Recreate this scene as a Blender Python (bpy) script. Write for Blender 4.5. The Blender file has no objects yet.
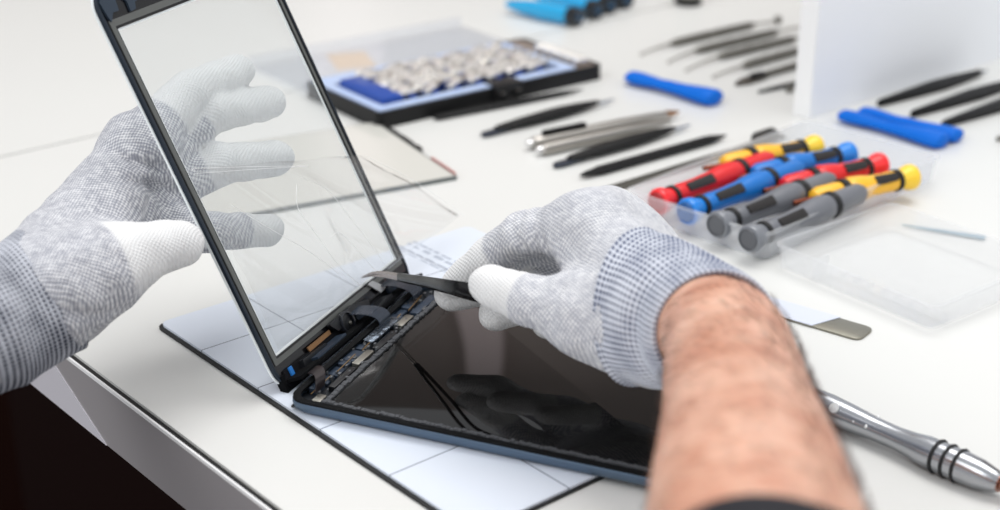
import bpy, bmesh, math, random
import numpy as np
from mathutils import Vector, Matrix
random.seed(7)
PI = math.pi
SC = bpy.context.scene
COL = SC.collection
# ------------------------------------------------------------------ camera model (1000 x 510)
F, PITCH, K, HH = 1550.0, math.radians(23.0), 1.258, 0.3106 * 1.258
CP, SP = math.cos(PITCH), math.sin(PITCH)
CAM = np.array([0, 0, HH])
def ray(px, py):
    x, y = px - 500, py - 255
    return np.array([x, F * CP - y * SP, -F * SP - y * CP])
def at(px, py, z=0.0):
    d = ray(px, py); return CAM + d * ((z - HH) / d[2])
def dp(px, py, dep):
    return CAM + ray(px, py) * (dep / F)
# ------------------------------------------------------------------ materials
def lin(c):
    return tuple(((v / 255) / 12.92 if v / 255 <= .04045 else ((v / 255 + .055) / 1.055) ** 2.4) for v in c) + (1.0,)
MATS = {}
def mat(name, rgb, rough=.5, metal=0.0, spec=.5, noise=.0, nscale=60, bump=0.0, bscale=200, coat=0.0, trans=0.0):
    if name in MATS: return MATS[name]
    m = bpy.data.materials.new(name); m.use_nodes = True
    nt = m.node_tree; b = nt.nodes['Principled BSDF']
    c = lin(rgb)
    b.inputs['Base Color'].default_value = c
    b.inputs['Roughness'].default_value = rough
    b.inputs['Metallic'].default_value = metal
    b.inputs['Specular IOR Level'].default_value = spec
    b.inputs['Coat Weight'].default_value = coat
    b.inputs['Coat Roughness'].default_value = .08
    tc = nt.nodes.new('ShaderNodeTexCoord')
    if noise > 0:
        n = nt.nodes.new('ShaderNodeTexNoise'); n.inputs['Scale'].default_value = nscale; n.inputs['Detail'].default_value = 4
        nt.links.new(tc.outputs['Object'], n.inputs['Vector'])
        r = nt.nodes.new('ShaderNodeMix'); r.data_type = 'RGBA'
        r.inputs[6].default_value = tuple(max(0, v * (1 - noise)) for v in c[:3]) + (1,)
        r.inputs[7].default_value = tuple(min(1, v * (1 + noise)) for v in c[:3]) + (1,)
        nt.links.new(n.outputs['Fac'], r.inputs[0]); nt.links.new(r.outputs[2], b.inputs['Base Color'])
    if bump > 0:
        n2 = nt.nodes.new('ShaderNodeTexNoise'); n2.inputs['Scale'].default_value = bscale; n2.inputs['Detail'].default_value = 3
        nt.links.new(tc.outputs['Object'], n2.inputs['Vector'])
        bp = nt.nodes.new('ShaderNodeBump'); bp.inputs['Strength'].default_value = bump; bp.inputs['Distance'].default_value = .001
        nt.links.new(n2.outputs['Fac'], bp.inputs['Height']); nt.links.new(bp.outputs['Normal'], b.inputs['Normal'])
    MATS[name] = m
    return m
def clear(name, rgb, haze, ior=1.45, rough=.02, hz_rgb=(235, 238, 240), tint=.97):
    """thin clear plastic or glass: transmits straight through, reflects by fresnel, a little milky haze"""
    if name in MATS: return MATS[name]
    m = bpy.data.materials.new(name); m.use_nodes = True
    nt = m.node_tree; N = nt.nodes; L = nt.links
    for n in list(N): N.remove(n)
    out = N.new('ShaderNodeOutputMaterial')
    tr = N.new('ShaderNodeBsdfTransparent'); c = lin(rgb); tr.inputs[0].default_value = tuple(v * tint for v in c[:3]) + (1,)
    gl = N.new('ShaderNodeBsdfGlossy'); gl.inputs['Roughness'].default_value = rough
    df = N.new('ShaderNodeBsdfDiffuse'); df.inputs[0].default_value = lin(hz_rgb)
    tl = N.new('ShaderNodeBsdfTranslucent'); tl.inputs[0].default_value = lin(hz_rgb)
    a0 = N.new('ShaderNodeMixShader'); a0.inputs[0].default_value = .5
    L.new(df.outputs[0], a0.inputs[1]); L.new(tl.outputs[0], a0.inputs[2])
    a = N.new('ShaderNodeMixShader'); a.inputs[0].default_value = haze
    L.new(tr.outputs[0], a.inputs[1]); L.new(a0.outputs[0], a.inputs[2])
    fr = N.new('ShaderNodeFresnel'); fr.inputs[0].default_value = ior
    ge = N.new('ShaderNodeNewGeometry'); fm = N.new('ShaderNodeMath'); fm.operation = 'MULTIPLY'; inv = N.new('ShaderNodeMath'); inv.operation = 'SUBTRACT'; inv.inputs[0].default_value = 1
    L.new(ge.outputs['Backfacing'], inv.inputs[1]); L.new(fr.outputs[0], fm.inputs[0]); L.new(inv.outputs[0], fm.inputs[1])
    b = N.new('ShaderNodeMixShader'); L.new(fm.outputs[0], b.inputs[0]); L.new(a.outputs[0], b.inputs[1]); L.new(gl.outputs[0], b.inputs[2])
    L.new(b.outputs[0], out.inputs[0])
    MATS[name] = m
    return m
# ------------------------------------------------------------------ object helpers
def link(name, me, m, parent=None, loc=None):
    o = bpy.data.objects.new(name, me); COL.objects.link(o)
    if m is not None:
        for x in (m if isinstance(m, (list, tuple)) else [m]): me.materials.append(x)
    if parent is not None: o.parent = parent
    if loc is not None: o.location = loc
    return o
def finish(bm, smooth=35):
    bmesh.ops.recalc_face_normals(bm, faces=bm.faces)
    me = bpy.data.meshes.new('mesh'); bm.to_mesh(me); bm.free()
    if smooth:
        for p in me.polygons: p.use_smooth = True
        if smooth < 180: me.set_sharp_from_angle(angle=math.radians(smooth))
    return me
def tag(o, label=None, cat=None, group=None, kind=None):
    if label: o['label'] = label
    if cat: o['category'] = cat
    if group: o['group'] = group
    if kind: o['kind'] = kind
    return o
def empty(name, loc, rz=0, mtx=None):
    o = bpy.data.objects.new(name, None); COL.objects.link(o); o.empty_display_size = .01
    if mtx is not None: o.matrix_world = mtx
    else: o.location = loc; o.rotation_euler = (0, 0, rz)
    return o
def copy_tree(o, parent=None):
    c = o.copy(); COL.objects.link(c); c.parent = parent
    for ch in list(o.children): copy_tree(ch, c)
    return c
def round_poly(pts, r, n=5):
    """pts [(x,y)] or [(x,y,r)] -> rounded outline"""
    out = []; N = len(pts)
    for i in range(N):
        p = Vector(pts[i][:2]); a = Vector(pts[i - 1][:2]); b = Vector(pts[(i + 1) % N][:2])
        rr = pts[i][2] if len(pts[i]) > 2 else r
        if rr <= 0: out.append(p); continue
        u = (a - p).normalized(); v = (b - p).normalized()
        ang = u.angle(v); d = min(rr / math.tan(ang / 2), (a - p).length * .49, (b - p).length * .49)
        s, e = p + u * d, p + v * d
        for k in range(n + 1):
            t = k / n; out.append((s * (1 - t) + p * t) * (1 - t) + (p * (1 - t) + e * t) * t)
    return out
def prism(bm, pts, z0, z1, bev=0.0, seg=2):
    b2 = bmesh.new()
    vs = [b2.verts.new((p[0], p[1], z0)) for p in pts]; f = b2.faces.new(vs)
    r = bmesh.ops.extrude_face_region(b2, geom=[f])
    bmesh.ops.translate(b2, vec=(0, 0, z1 - z0), verts=[g for g in r['geom'] if isinstance(g, bmesh.types.BMVert)])
    bmesh.ops.recalc_face_normals(b2, faces=b2.faces)
    if bev > 0:
        ed = [e for e in b2.edges if abs(e.verts[0].co.z - e.verts[1].co.z) < 1e-9]
        bmesh.ops.bevel(b2, geom=ed, offset=bev, segments=seg, affect='EDGES', profile=.5)
    me = bpy.data.meshes.new('t'); b2.to_mesh(me); b2.free(); bm.from_mesh(me); bpy.data.meshes.remove(me)
def rbox(bm, x0, x1, y0, y1, z0, z1, r=0.0, bev=0.0, n=4):
    pts = [(x0, y0), (x1, y0), (x1, y1), (x0, y1)]
    prism(bm, round_poly(pts, r, n) if r > 0 else pts, z0, z1, bev)
def ring(bm, outer, inner, z0, z1):
    """frame between two outlines with the same point count"""
    n = len(outer); V = []
    for loop, z in ((outer, z0), (outer, z1), (inner, z1), (inner, z0)):
        V.append([bm.verts.new((p[0], p[1], z)) for p in loop])
    for k in range(4):
        A, B = V[k], V[(k + 1) % 4]
        for i in range(n): bm.faces.new((A[i], A[(i + 1) % n], B[(i + 1) % n], B[i]))
def rect(x0, x1, y0, y1, r, n=5): return round_poly([(x0, y0), (x1, y0), (x1, y1), (x0, y1)], r, n)
def loft(bm, rings, cap=True, uv=None):
    V = [[bm.verts.new(p) for p in r] for r in rings]; n = len(rings[0])
    lay = bm.loops.layers.uv.verify() if uv else None
    for i in range(len(V) - 1):
        for j in range(n):
            j2 = (j + 1) % n
            f = bm.faces.new((V[i][j], V[i][j2], V[i + 1][j2], V[i + 1][j]))
            if uv:
                for l, (a, b) in zip(f.loops, ((i, j), (i, j + 1), (i + 1, j + 1), (i + 1, j))):
                    l[lay].uv = (b / n, a / (len(V) - 1))
    if cap:
        bm.faces.new(V[0][::-1]); bm.faces.new(V[-1])
    return V
def lathe(bm, prof, n=20, cy=0.0, cz=0.0, fy=1.0, fz=1.0):
    """profile [(x, r)] turned round the local x axis"""
    rings = [[(x, cy + fy * max(r, 1e-5) * math.cos(2 * PI * k / n), cz + fz * max(r, 1e-5) * math.sin(2 * PI * k / n)) for k in range(n)] for x, r in prof]
    loft(bm, rings)
def bar(bm, a, b, r, n=8, r2=None):
    a, b = Vector(a), Vector(b); d = (b - a).normalized(); r2 = r if r2 is None else r2
    u = d.orthogonal().normalized(); v = d.cross(u)
    loft(bm, [[c + (u * math.cos(2 * PI * k / n) + v * math.sin(2 * PI * k / n)) * q for k in range(n)] for c, q in ((a, r), (b, r2))])
def tube(bm, pts, r, n=8, flat=1.0, taper=None):
    pts = [Vector(p) for p in pts]; rings = []
    for i, p in enumerate(pts):
        d = (pts[min(i + 1, len(pts) - 1)] - pts[max(i - 1, 0)]).normalized()
        u = d.cross(Vector((0, 0, 1)))
        u = u.normalized() if u.length > 1e-4 else d.orthogonal().normalized()
        v = u.cross(d).normalized(); q = r * (taper[i] if taper else 1)
        rings.append([p + u * math.cos(2 * PI * k / n) * q + v * math.sin(2 * PI * k / n) * q * flat for k in range(n)])
    loft(bm, rings)
def part(name, m, parent, fn, smooth=35, label=None):
    bm = bmesh.new(); fn(bm); o = link(name, finish(bm, smooth), m, parent)
    if label: o['label'] = label
    return o
def tool(name, label, cat, p0, p1, group=None, z=0.0):
    """empty at the tool's first end, local x along it; returns (root, length)"""
    a, b = at(*p0), at(*p1); d = b - a
    o = empty(name, (a[0], a[1], z), math.atan2(d[1], d[0])); tag(o, label, cat, group)
    return o, float(np.linalg.norm(d[:2]))
def spline(keys, n):
    """Catmull-Rom through arrays of equal length"""
    Kk = np.array(keys, float); out = []
    for i in range(len(Kk) - 1):
        p0, p1, p2, p3 = Kk[max(i - 1, 0)], Kk[i], Kk[i + 1], Kk[min(i + 2, len(Kk) - 1)]
        for q in range(n):
            t = q / n; out.append(.5 * (2 * p1 + (p2 - p0) * t + (2 * p0 - 5 * p1 + 4 * p2 - p3) * t * t + (3 * p1 - 3 * p2 + p3 - p0) * t ** 3))
    out.append(Kk[-1]); return np.array(out)

# ------------------------------------------------------------------ colours
M_TABLE = mat('table_laminate', (223, 223, 220), .32, spec=.4, noise=.012, nscale=6)
M_BLACKP = mat('black_plastic', (13, 13, 14), .5, spec=.28)
M_BLACKG = mat('black_gloss', (7, 7, 8), .12, spec=.4)
M_STEEL = mat('steel', (176, 172, 166), .28, 1.0)
M_STEELD = mat('dark_steel', (120, 118, 112), .4, .8)
M_SLATE = mat('slate_blue_metal', (84, 102, 122), .42, .55)
M_TRIM = mat('dark_slate_trim', (34, 44, 56), .35, .4)
M_CYAN = mat('cyan_plastic', (0, 162, 218), .22, coat=.5)
M_BLUE = mat('pry_blue', (0, 104, 208), .5, spec=.18)
M_RUBBER = mat('rubber_black', (18, 18, 20), .6)

# ================================================================== SETTING: desk, partition, floor, wall
A_D1, A_D2 = math.radians(-49.6), math.radians(40.4)
d1 = np.array([math.cos(A_D1), math.sin(A_D1)]); d2 = np.array([math.cos(A_D2), math.sin(A_D2)])
E0 = at(165, 430.3)                      # a point on the desk's front edge
TM = Matrix.Translation((E0[0], E0[1], 0)) @ Matrix.Rotation(A_D1, 4, 'Z')   # x along front edge, y into the desk
desk = empty('desk', None, mtx=TM); tag(desk, 'long white laminate workbench with a dark seam along its front edge', 'desk')
sm = at(0, 157); seam_x = (sm[:2] - E0[:2]) @ d1
g = .0012
def f(bm):
    rbox(bm, seam_x + g, 1.3, .0046, 1.6, -.006, 0); 
part('desktop', M_TABLE, desk, f, 0)
def f(bm): rbox(bm, -1.3, seam_x - g, .0046, 1.6, -.006, 0)
part('desktop', M_TABLE, desk, f, 0)
part('underlay', mat('seam_dark', (48, 52, 50), .6), desk, lambda bm: rbox(bm, -1.3, 1.3, .0046, 1.6, -.012, -.0062), 0)
part('seam_strip', mat('seam_black', (10, 9, 9), .5), desk, lambda bm: rbox(bm, -1.3, 1.3, .0012, .0044, -.012, -.0016), 0, 'black seam strip')
part('edge_band', mat('edge_white', (246, 246, 246), .3), desk, lambda bm: rbox(bm, -1.3, 1.3, 0, .0012, -.0026, -.0006), 0, 'thin white edge band')
M_APR = mat('apron_grey', (168, 164, 166), .3, .15, noise=.05, nscale=9)
part('apron', M_APR, desk, lambda bm: rbox(bm, -.152, 1.3, .0004, .003, -.0405, -.0027), 0, 'grey glossy front apron')
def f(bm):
    # slanted reflection on the glossy apron, put in as a lighter piece
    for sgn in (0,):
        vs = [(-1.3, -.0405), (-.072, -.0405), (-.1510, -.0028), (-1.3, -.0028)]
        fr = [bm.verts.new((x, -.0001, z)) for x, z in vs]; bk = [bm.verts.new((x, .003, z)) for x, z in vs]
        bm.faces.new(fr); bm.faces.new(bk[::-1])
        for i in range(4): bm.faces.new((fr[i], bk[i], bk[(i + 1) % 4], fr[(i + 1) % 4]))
part('apron_sheen', mat('apron_sheen_pale', (218, 215, 222), .35, .1), desk, f, 0, 'pale slanted reflection on the apron, built as a lighter piece')
part('desk_body', mat('desk_body_dark', (26, 10, 8), .8, spec=.1), desk, lambda bm: rbox(bm, -1.0, .9, .3, 1.3, -.7195, -.0122), 0)
fl = part('floor', mat('floor_brown', (28, 9, 5), .9, spec=.05, noise=.3, nscale=4), None, lambda bm: rbox(bm, -3, 3.2, -1.2, 3.25, -.74, -.72), 0); tag(fl, kind='structure')
wl = part('wall_back', mat('wall_taupe', (166, 154, 148), .9, noise=.03, nscale=2), None, lambda bm: rbox(bm, -3, 3.2, 3.25, 3.33, -.72, 2.6), 0); tag(wl, kind='structure')
tr = part('trim_1', mat('pillar_pale', (250, 232, 230), .8), None, lambda bm: rbox(bm, -.40, -.25, 3.18, 3.25, -.72, 2.6), 0); tag(tr, kind='structure')

# partition board
bA, bB = at(793, 114), at(814, 116)
th = float(np.dot(bB[:2] - bA[:2], d1)); 
bo = empty('partition_board', (bA[0], bA[1], 0), A_D2); tag(bo, 'tall white board standing upright on the desk at upper right', 'partition')
part('panel', mat('board_white', (244, 246, 250), .45, noise=.01, nscale=5), bo, lambda bm: rbox(bm, .0015, .75, -.0165, -.0005, .0, .6), 0)
part('edge_strip', mat('board_edge', (248, 248, 248), .4), bo, lambda bm: rbox(bm, 0, .0015, -.017, 0, .0, .6), 0)

# ================================================================== MAT with grid
mo = at(160, 327)
matM = Matrix.Translation((mo[0], mo[1], 0)) @ Matrix.Rotation(A_D1, 4, 'Z')
ML, MW, GS = .2285 * K, .184 * K, .0466 * K
def grid_mat():
    m = mat('mat_paper', (222, 229, 240), .3); nt = m.node_tree; N = nt.nodes; L = nt.links
    b = N['Principled BSDF']; tc = N.new('ShaderNodeTexCoord'); sx = N.new('ShaderNodeSeparateXYZ'); L.new(tc.outputs['Object'], sx.inputs[0])
    def line(sock, off):
        a = N.new('ShaderNodeMath'); a.operation = 'SUBTRACT'; L.new(sock, a.inputs[0]); a.inputs[1].default_value = off - GS * 20
        w = N.new('ShaderNodeMath'); w.operation = 'MODULO'; L.new(a.outputs[0], w.inputs[0]); w.inputs[1].default_value = GS
        c = N.new('ShaderNodeMath'); c.operation = 'LESS_THAN'; L.new(w.outputs[0], c.inputs[0]); c.inputs[1].default_value = .0007
        return c
    c1 = line(sx.outputs[0], .0375 * K); lt = N.new('ShaderNodeMath'); lt.operation = 'LESS_THAN'; L.new(sx.outputs[0], lt.inputs[0]); lt.inputs[1].default_value = .215 * K; cm = N.new('ShaderNodeMath'); cm.operation = 'MULTIPLY'; L.new(c1.outputs[0], cm.inputs[0]); L.new(lt.outputs[0], cm.inputs[1]); c1 = cm; c2 = line(sx.outputs[1], .0455 * K)
    mx = N.new('ShaderNodeMath'); mx.operation = 'MAXIMUM'; L.new(c1.outputs[0], mx.inputs[0]); L.new(c2.outputs[0], mx.inputs[1])
    r = N.new('ShaderNodeMix'); r.data_type = 'RGBA'; L.new(mx.outputs[0], r.inputs[0])
    r.inputs[6].default_value = lin((222, 229, 240)); r.inputs[7].default_value = lin((92, 100, 118))
    L.new(r.outputs[2], b.inputs['Base Color'])
    return m
mt = empty('work_mat', None, mtx=matM); tag(mt, 'pale blue gridded repair mat with black edge under the open tablet', 'mat')
part('sheet', grid_mat(), mt, lambda bm: prism(bm, round_poly([(0, 0), (ML, 0), (ML, MW), (0, MW)], .006), .0016, .0030))
part('backing', mat('mat_backing', (14, 14, 15), .6), mt, lambda bm: prism(bm, round_poly([(-.0006, -.0022), (ML + .0014, -.0022), (ML + .0014, MW), (0, MW)], .006), .0, .0016), 35, 'black backing edge')
def f(bm):
    # faint printed panel near the far corner
    q = at(412, 246); v = matM.inverted() @ Vector((q[0], q[1], 0)); rr = random.Random(3)
    for row, (dy, h) in enumerate(((0, .0022), (-.005, .003), (-.011, .0014), (-.0145, .0014))):
        x = v.x
        while x < v.x + .062:
            w = rr.uniform(.003, .011)
            rbox(bm, x, x + w, v.y + dy, v.y + dy + h * rr.uniform(.7, 1.1), .0030, .00308); x += w + rr.uniform(.0012, .005)
part('printed_note', mat('print_grey', (176, 184, 198), .5), mt, f, 0, 'small block of grey print')

# ================================================================== TABLET BODY
TH = .0078
ta = at(284, 399, TH + .003)
TABM = Matrix.Translation((ta[0], ta[1], .003)) @ Matrix.Rotation(math.radians(-22.9), 4, 'Z')
TL_, TW = .221, .1695
M_LCD = mat('lcd_black', (7, 6, 6), .05, spec=.62)
tab = empty('tablet_computer', None, mtx=TABM); tag(tab, 'opened tablet lying face up on the gridded mat with its black display bare', 'tablet')
def f(bm):
    o = rect(0, TL_, 0, TW, .013, 7); 
    def off(d, n=7): return rect(d, TL_ - d, d, TW - d, .013 - d * .6, n)
    prof = [(.006, 0), (.0022, .0008), (.0004, .0028), (0, .0052), (.0001, TH - .0014), (.0005, TH - .0009)]
    rings = [[(p[0], p[1], z) for p in off(d)] for d, z in prof]
    V = loft(bm, rings, cap=False); bm.faces.new(V[0][::-1])
    rin = [[(p[0], p[1], z) for p in off(d)] for d, z in ((.0016, TH - .0009), (.0019, .0018))]
    W = loft(bm, rin, cap=False); bm.faces.new(W[1])
    n = len(V[-1])
    for i in range(n): bm.faces.new((V[-1][i], V[-1][(i + 1) % n], W[0][(i + 1) % n], W[0][i]))
part('housing', M_SLATE, tab, f, 40, 'slate blue metal shell')
def f(bm): ring(bm, rect(.0004, TL_ - .0004, .0004, TW - .0004, .0125, 7), rect(.0040, TL_ - .004, .0040, TW - .004, .010, 7), TH - .0012, TH)
part('rim_gasket', mat('rim_black', (14, 15, 17), .75, spec=.12), tab, f, 35, 'black rim of the shell')
def rough_frame(bm):
    rr = random.Random(5)
    def strip(x0, y0, x1, y1, w, nn):
        for i in range(nn):
            t0 = i / nn; t1 = (i + .92) / nn; j = rr.uniform(-.0005, .0005); h = rr.uniform(0, .0006)
            ax, ay, bx, by = x0 + (x1 - x0) * t0, y0 + (y1 - y0) * t0, x0 + (x1 - x0) * t1, y0 + (y1 - y0) * t1
            if abs(x1 - x0) > abs(y1 - y0): rbox(bm, ax, bx, ay + j, ay + w + j, TH - .002, TH + .0001 + h)
            else: rbox(bm, ax + j, ax + w + j, ay, by, TH - .002, TH + .0001 + h)
    strip(.020, .0045, TL_ - .006, .0045, .0024, 90); strip(.0195, .0045, .0195, TW - .006, .0028, 70); strip(.02, TW - .0075, TL_ - .006, TW - .0075, .0024, 90)
part('adhesive_foam', mat('foam_grey', (74, 76, 80), .8, noise=.5, nscale=900, bump=.6, bscale=900), tab, rough_frame, 0, 'ragged grey adhesive strip')
part('display', M_LCD, tab, lambda bm: rbox(bm, .0225, TL_ - .007, .0072, TW - .0078, .0022, TH - .0006, .001, .0003), 35, 'glossy black display')
# open bay along the short side with boards, connectors and speakers
M_DK = mat('component_black', (20, 22, 26), .35); M_DB = mat('component_slate', (52, 64, 80), .35, .3)
M_CAN = mat('shield_can', (168, 166, 158), .3, .9); M_COP = mat('copper_tape', (150, 112, 76), .35, .6)
part('bay_floor', mat('bay_dark', (26, 30, 36), .4, noise=.4, nscale=300), tab, lambda bm: rbox(bm, .0022, .0195, .003, TW - .003, .0019, .0030), 0)
def f(bm):
    rr = random.Random(11); y = .018
    while y < TW - .03:
        h = rr.uniform(.004, .013); rbox(bm, .004, .004 + rr.uniform(.004, .007), y, y + h, .003, .0035 + rr.uniform(.0012, .003), .0005, .0002); y += h + rr.uniform(.0008, .003)
part('logic_board', M_DB, tab, f)
def f(bm):
    rr = random.Random(12)
    for i in range(70):
        x, y = rr.uniform(.004, .0185), rr.uniform(.012, TW - .012); s = rr.uniform(.0006, .0018)
        rbox(bm, x, x + s, y, y + s * 1.5, .003, .0060 + rr.uniform(0, .001))
part('chips', mat('chip_mixed', (120, 124, 128), .3, .6, noise=.8, nscale=400), tab, f, 0)
for (x0, x1, y0, y1, h, m_) in ((.0115, .0160, .052, .070, .0065, M_CAN), (.0115, .0165, .104, .119, .0066, M_CAN), (.0125, .0165, .024, .049, .0062, M_DK), (.0125, .0170, .074, .098, .0060, M_DK), (.012, .0172, .123, .150, .0062, M_DB)):
    part('module', m_, tab, lambda bm: rbox(bm, x0, x1, y0, y1, .003, h, .0006, .0003), 35, 'silver shield can' if m_ is M_CAN else None)
for k, (y0, y1) in enumerate(((.006, .014), (TW - .014, TW - .006))):
    part('corner_bracket', M_CAN, tab, lambda bm: rbox(bm, .0125, .0175, y0, y1, .003, TH - .001, .0012, .0003), 35, 'small silver corner bracket')
def f(bm):
    for i in range(5): bar(bm, (.009 + .0004 * i, .012 + .028 * i, .0066), (.0085, .034 + .028 * i, .0066), .00028, 6)
part('wires', mat('wire_mix', (150, 120, 80), .35, .5), tab, f)
part('foil', mat('crumpled_foil', (120, 130, 142), .22, .9, bump=1, bscale=300), tab, lambda bm: rbox(bm, .0045, .0115, .078, .112, .006, .0074, .002, .0005), 35, 'crumpled silver foil')

# ================================================================== LIFTED FRONT PANEL
s_ = np.array([math.cos(math.radians(67)), math.sin(math.radians(67)), 0]); t_ = np.array([s_[1], -s_[0], 0])
un = math.cos(math.radians(115.71)) * t_ + math.sin(math.radians(115.71)) * np.array([0, 0, 1.0]); nn = np.cross(s_, un)
_r1, _r2 = ray(275, 357), ray(402, 258)
_k = np.linalg.lstsq(np.c_[-_r1, _r2], .118536 * K * s_, rcond=None)[0]
P1 = CAM + _r1 * _k[0]
PM = Matrix(((s_[0], un[0], nn[0], P1[0]), (s_[1], un[1], nn[1], P1[1]), (s_[2], un[2], nn[2], P1[2]), (0, 0, 0, 1)))
def onp(px, py, z=0.0):
    """pixel -> panel coordinates (x along the short side, y up the panel)"""
    r = ray(px, py); o = P1 + nn * z; k = ((o - CAM) @ nn) / (r @ nn); X = CAM + r * k - P1
    return float(X @ s_), float(X @ un)
pan = empty('tablet_front_glass', None, mtx=PM); tag(pan, 'tablet front glass with black bezel lifted open and held by the left glove', 'glass panel')
X0, X1, Y0, Y1 = -.0086, .1500, -.0160, .2090
OX0, OX1, OY0, OY1 = .0, .1432, .0, .1880
part('glass', clear('panel_glass', (253, 254, 254), .085, 1.5, .01, tint=.985), pan, lambda bm: prism(bm, rect(X0 + .001, X1 - .001, Y0 + .001, Y1 - .001, .011, 7), -.0016, -.0006), 35)
N7 = 7
inner = rect(OX0, OX1, OY0, OY1, .0006, N7); 
part('bezel', mat('bezel_black', (13, 13, 16), .22), pan, lambda bm: ring(bm, rect(X0 + .0022, X1 - .0016, Y0 + .0018, Y1 - .0018, .010, N7), inner, -.0005, .0010), 35, 'black bezel')
part('edge_trim', M_TRIM, pan, lambda bm: ring(bm, rect(X0 + .0006, X1 - .0003, Y0, Y1, .012, N7), rect(X0 + .0026, X1 - .0018, Y0 + .002, Y1 - .002, .010, N7), -.0004, .0014), 35, 'slate blue outer edge')
part('glass_rim', mat('glass_edge_and_glint', (240, 245, 246), .3), pan, lambda bm: ring(bm, rect(X0, X1, Y0 - .0006, Y1 + .0006, .0125, N7), rect(X0 + .001, X1 - .001, Y0 + .001, Y1 - .001, .011, N7), -.0017, -.0005), 35, 'bright ground edge of the glass')
part('opening_glint', mat('glass_edge_and_glint', (240, 245, 246), .3), pan, lambda bm: ring(bm, rect(OX0 + .0001, OX1 - .0001, OY0 + .0001, OY1 - .0001, .0006, N7), rect(OX0 + .0011, OX1 - .0007, OY0 + .0011, OY1 - .0011, .0006, N7), -.0005, .0004), 35, 'thin white glint painted round the opening')  # light caught by the glass edge, painted as a white ring
part('inner_lip', mat('bezel_grey', (92, 94, 92), .35), pan, lambda bm: ring(bm, rect(OX0 - .0044, OX1 + .0026, OY0 - .0040, OY1 + .0050, .0006, N7), rect(OX0 - .0012, OX1 + .0008, OY0 - .0012, OY1 + .0014, .0006, N7), .0010, .0015), 35, 'grey adhesive line round the opening')
def poly_part(name, m_, pixels, z0, z1, label=None, r=.001):
    def f(bm): prism(bm, round_poly([onp(*q) for q in pixels], r, 3), z0, z1)
    return part(name, m_, pan, f, 35, label)
poly_part('adhesive_patch', mat('patch_slate', (50, 62, 76), .4, .3), [(96, -6), (111, -4), (113, 3), (116, 12), (110, 14), (109, 24), (104, 17), (97, 5)], .001, .0022, 'slate blue corner patch', .0006)
poly_part('adhesive_patch', mat('patch_slate', (50, 62, 76), .4, .3), [(118, -3), (138, -8), (137, -1), (132, 3), (133, 10), (128, 13), (124, 3)], .001, .0022, 'slate blue tab', .0006)
# components on the lower bezel
part('lower_edge', mat('lower_edge_black', (10, 11, 13), .8, spec=.1), pan, lambda bm: rbox(bm, X0 + .003, X1 - .003, Y0 - .0045, Y0 + .006, -.0022, .0020), 0)
part('lower_flap', mat('lower_edge_black', (10, 11, 13), .8, spec=.1), pan, lambda bm: rbox(bm, X0 + .006, X1 - .006, Y0 + .001, Y0 + .0028, .0020, .0125), 0)
part('flap_clip', M_DB, pan, lambda bm: rbox(bm, .020, .052, Y0 + .0028, Y0 + .0042, .003, .010), 0)
part('flap_clip', M_DK, pan, lambda bm: rbox(bm, .086, .108, Y0 + .0028, Y0 + .0046, .003, .011), 0)
poly_part('bezel_plate', mat('plate_black', (18, 18, 22), .7, spec=.15), [(281, 372), (400, 279), (407, 280), (407, 292), (290, 389), (283, 384)], .001, .0022)
poly_part('copper_strip', M_COP, [(303, 349), (325, 331), (327, 335), (306, 353)], .0022, .003, 'copper coloured strip', .0003)
poly_part('silver_sticker', mat('sticker_silver', (176, 178, 180), .4, .3), [(364, 286), (368, 282), (382, 288), (377, 294)], .0024, .0032, 'small silver sticker', .0004)
poly_part('flex_pad', M_DB, [(350, 318), (372, 303), (378, 306), (375, 312), (356, 326)], .0022, .0040)
poly_part('flex_pad', M_DK, [(322, 327), (345, 307), (362, 301), (364, 309), (348, 316), (332, 333)], .0022, .0050)
poly_part('flex_pad', M_DB, [(382, 290), (402, 276), (406, 282), (404, 294), (396, 297), (390, 302)], .0022, .0040)
poly_part('flex_pad', M_DK, [(295, 362), (318, 345), (325, 352), (322, 360), (300, 378)], .0022, .0055)
bx, by = onp(346, 323, .004)
def f(bm):
    b2 = bmesh.new(); n = 28
    for r0, r1, z0, z1 in ((.0068, .0056, .0022, .0062),):
        o = [(bx + r0 * math.cos(2 * PI * k / n), by + r0 * math.sin(2 * PI * k / n)) for k in range(n)]
        i = [(bx + r1 * math.cos(2 * PI * k / n), by + r1 * math.sin(2 * PI * k / n)) for k in range(n)]
        ring(bm, o, i, z0, z1)
    b2.free()
part('home_button_ring', mat('ring_black', (34, 36, 42), .18), pan, f)
part('home_button', M_DK, pan, lambda bm: prism(bm, [(bx + .0046 * math.cos(2 * PI * k / 20), by + .0046 * math.sin(2 * PI * k / 20)) for k in range(20)], .0022, .0052, .0006))
hb = pan.children[-1]
part('contact', M_CAN, hb, lambda bm: prism(bm, [(bx + .002 + .0011 * math.cos(2 * PI * k / 10), by - .001 + .0011 * math.sin(2 * PI * k / 10)) for k in range(10)], .0052, .006, .0002))
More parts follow.
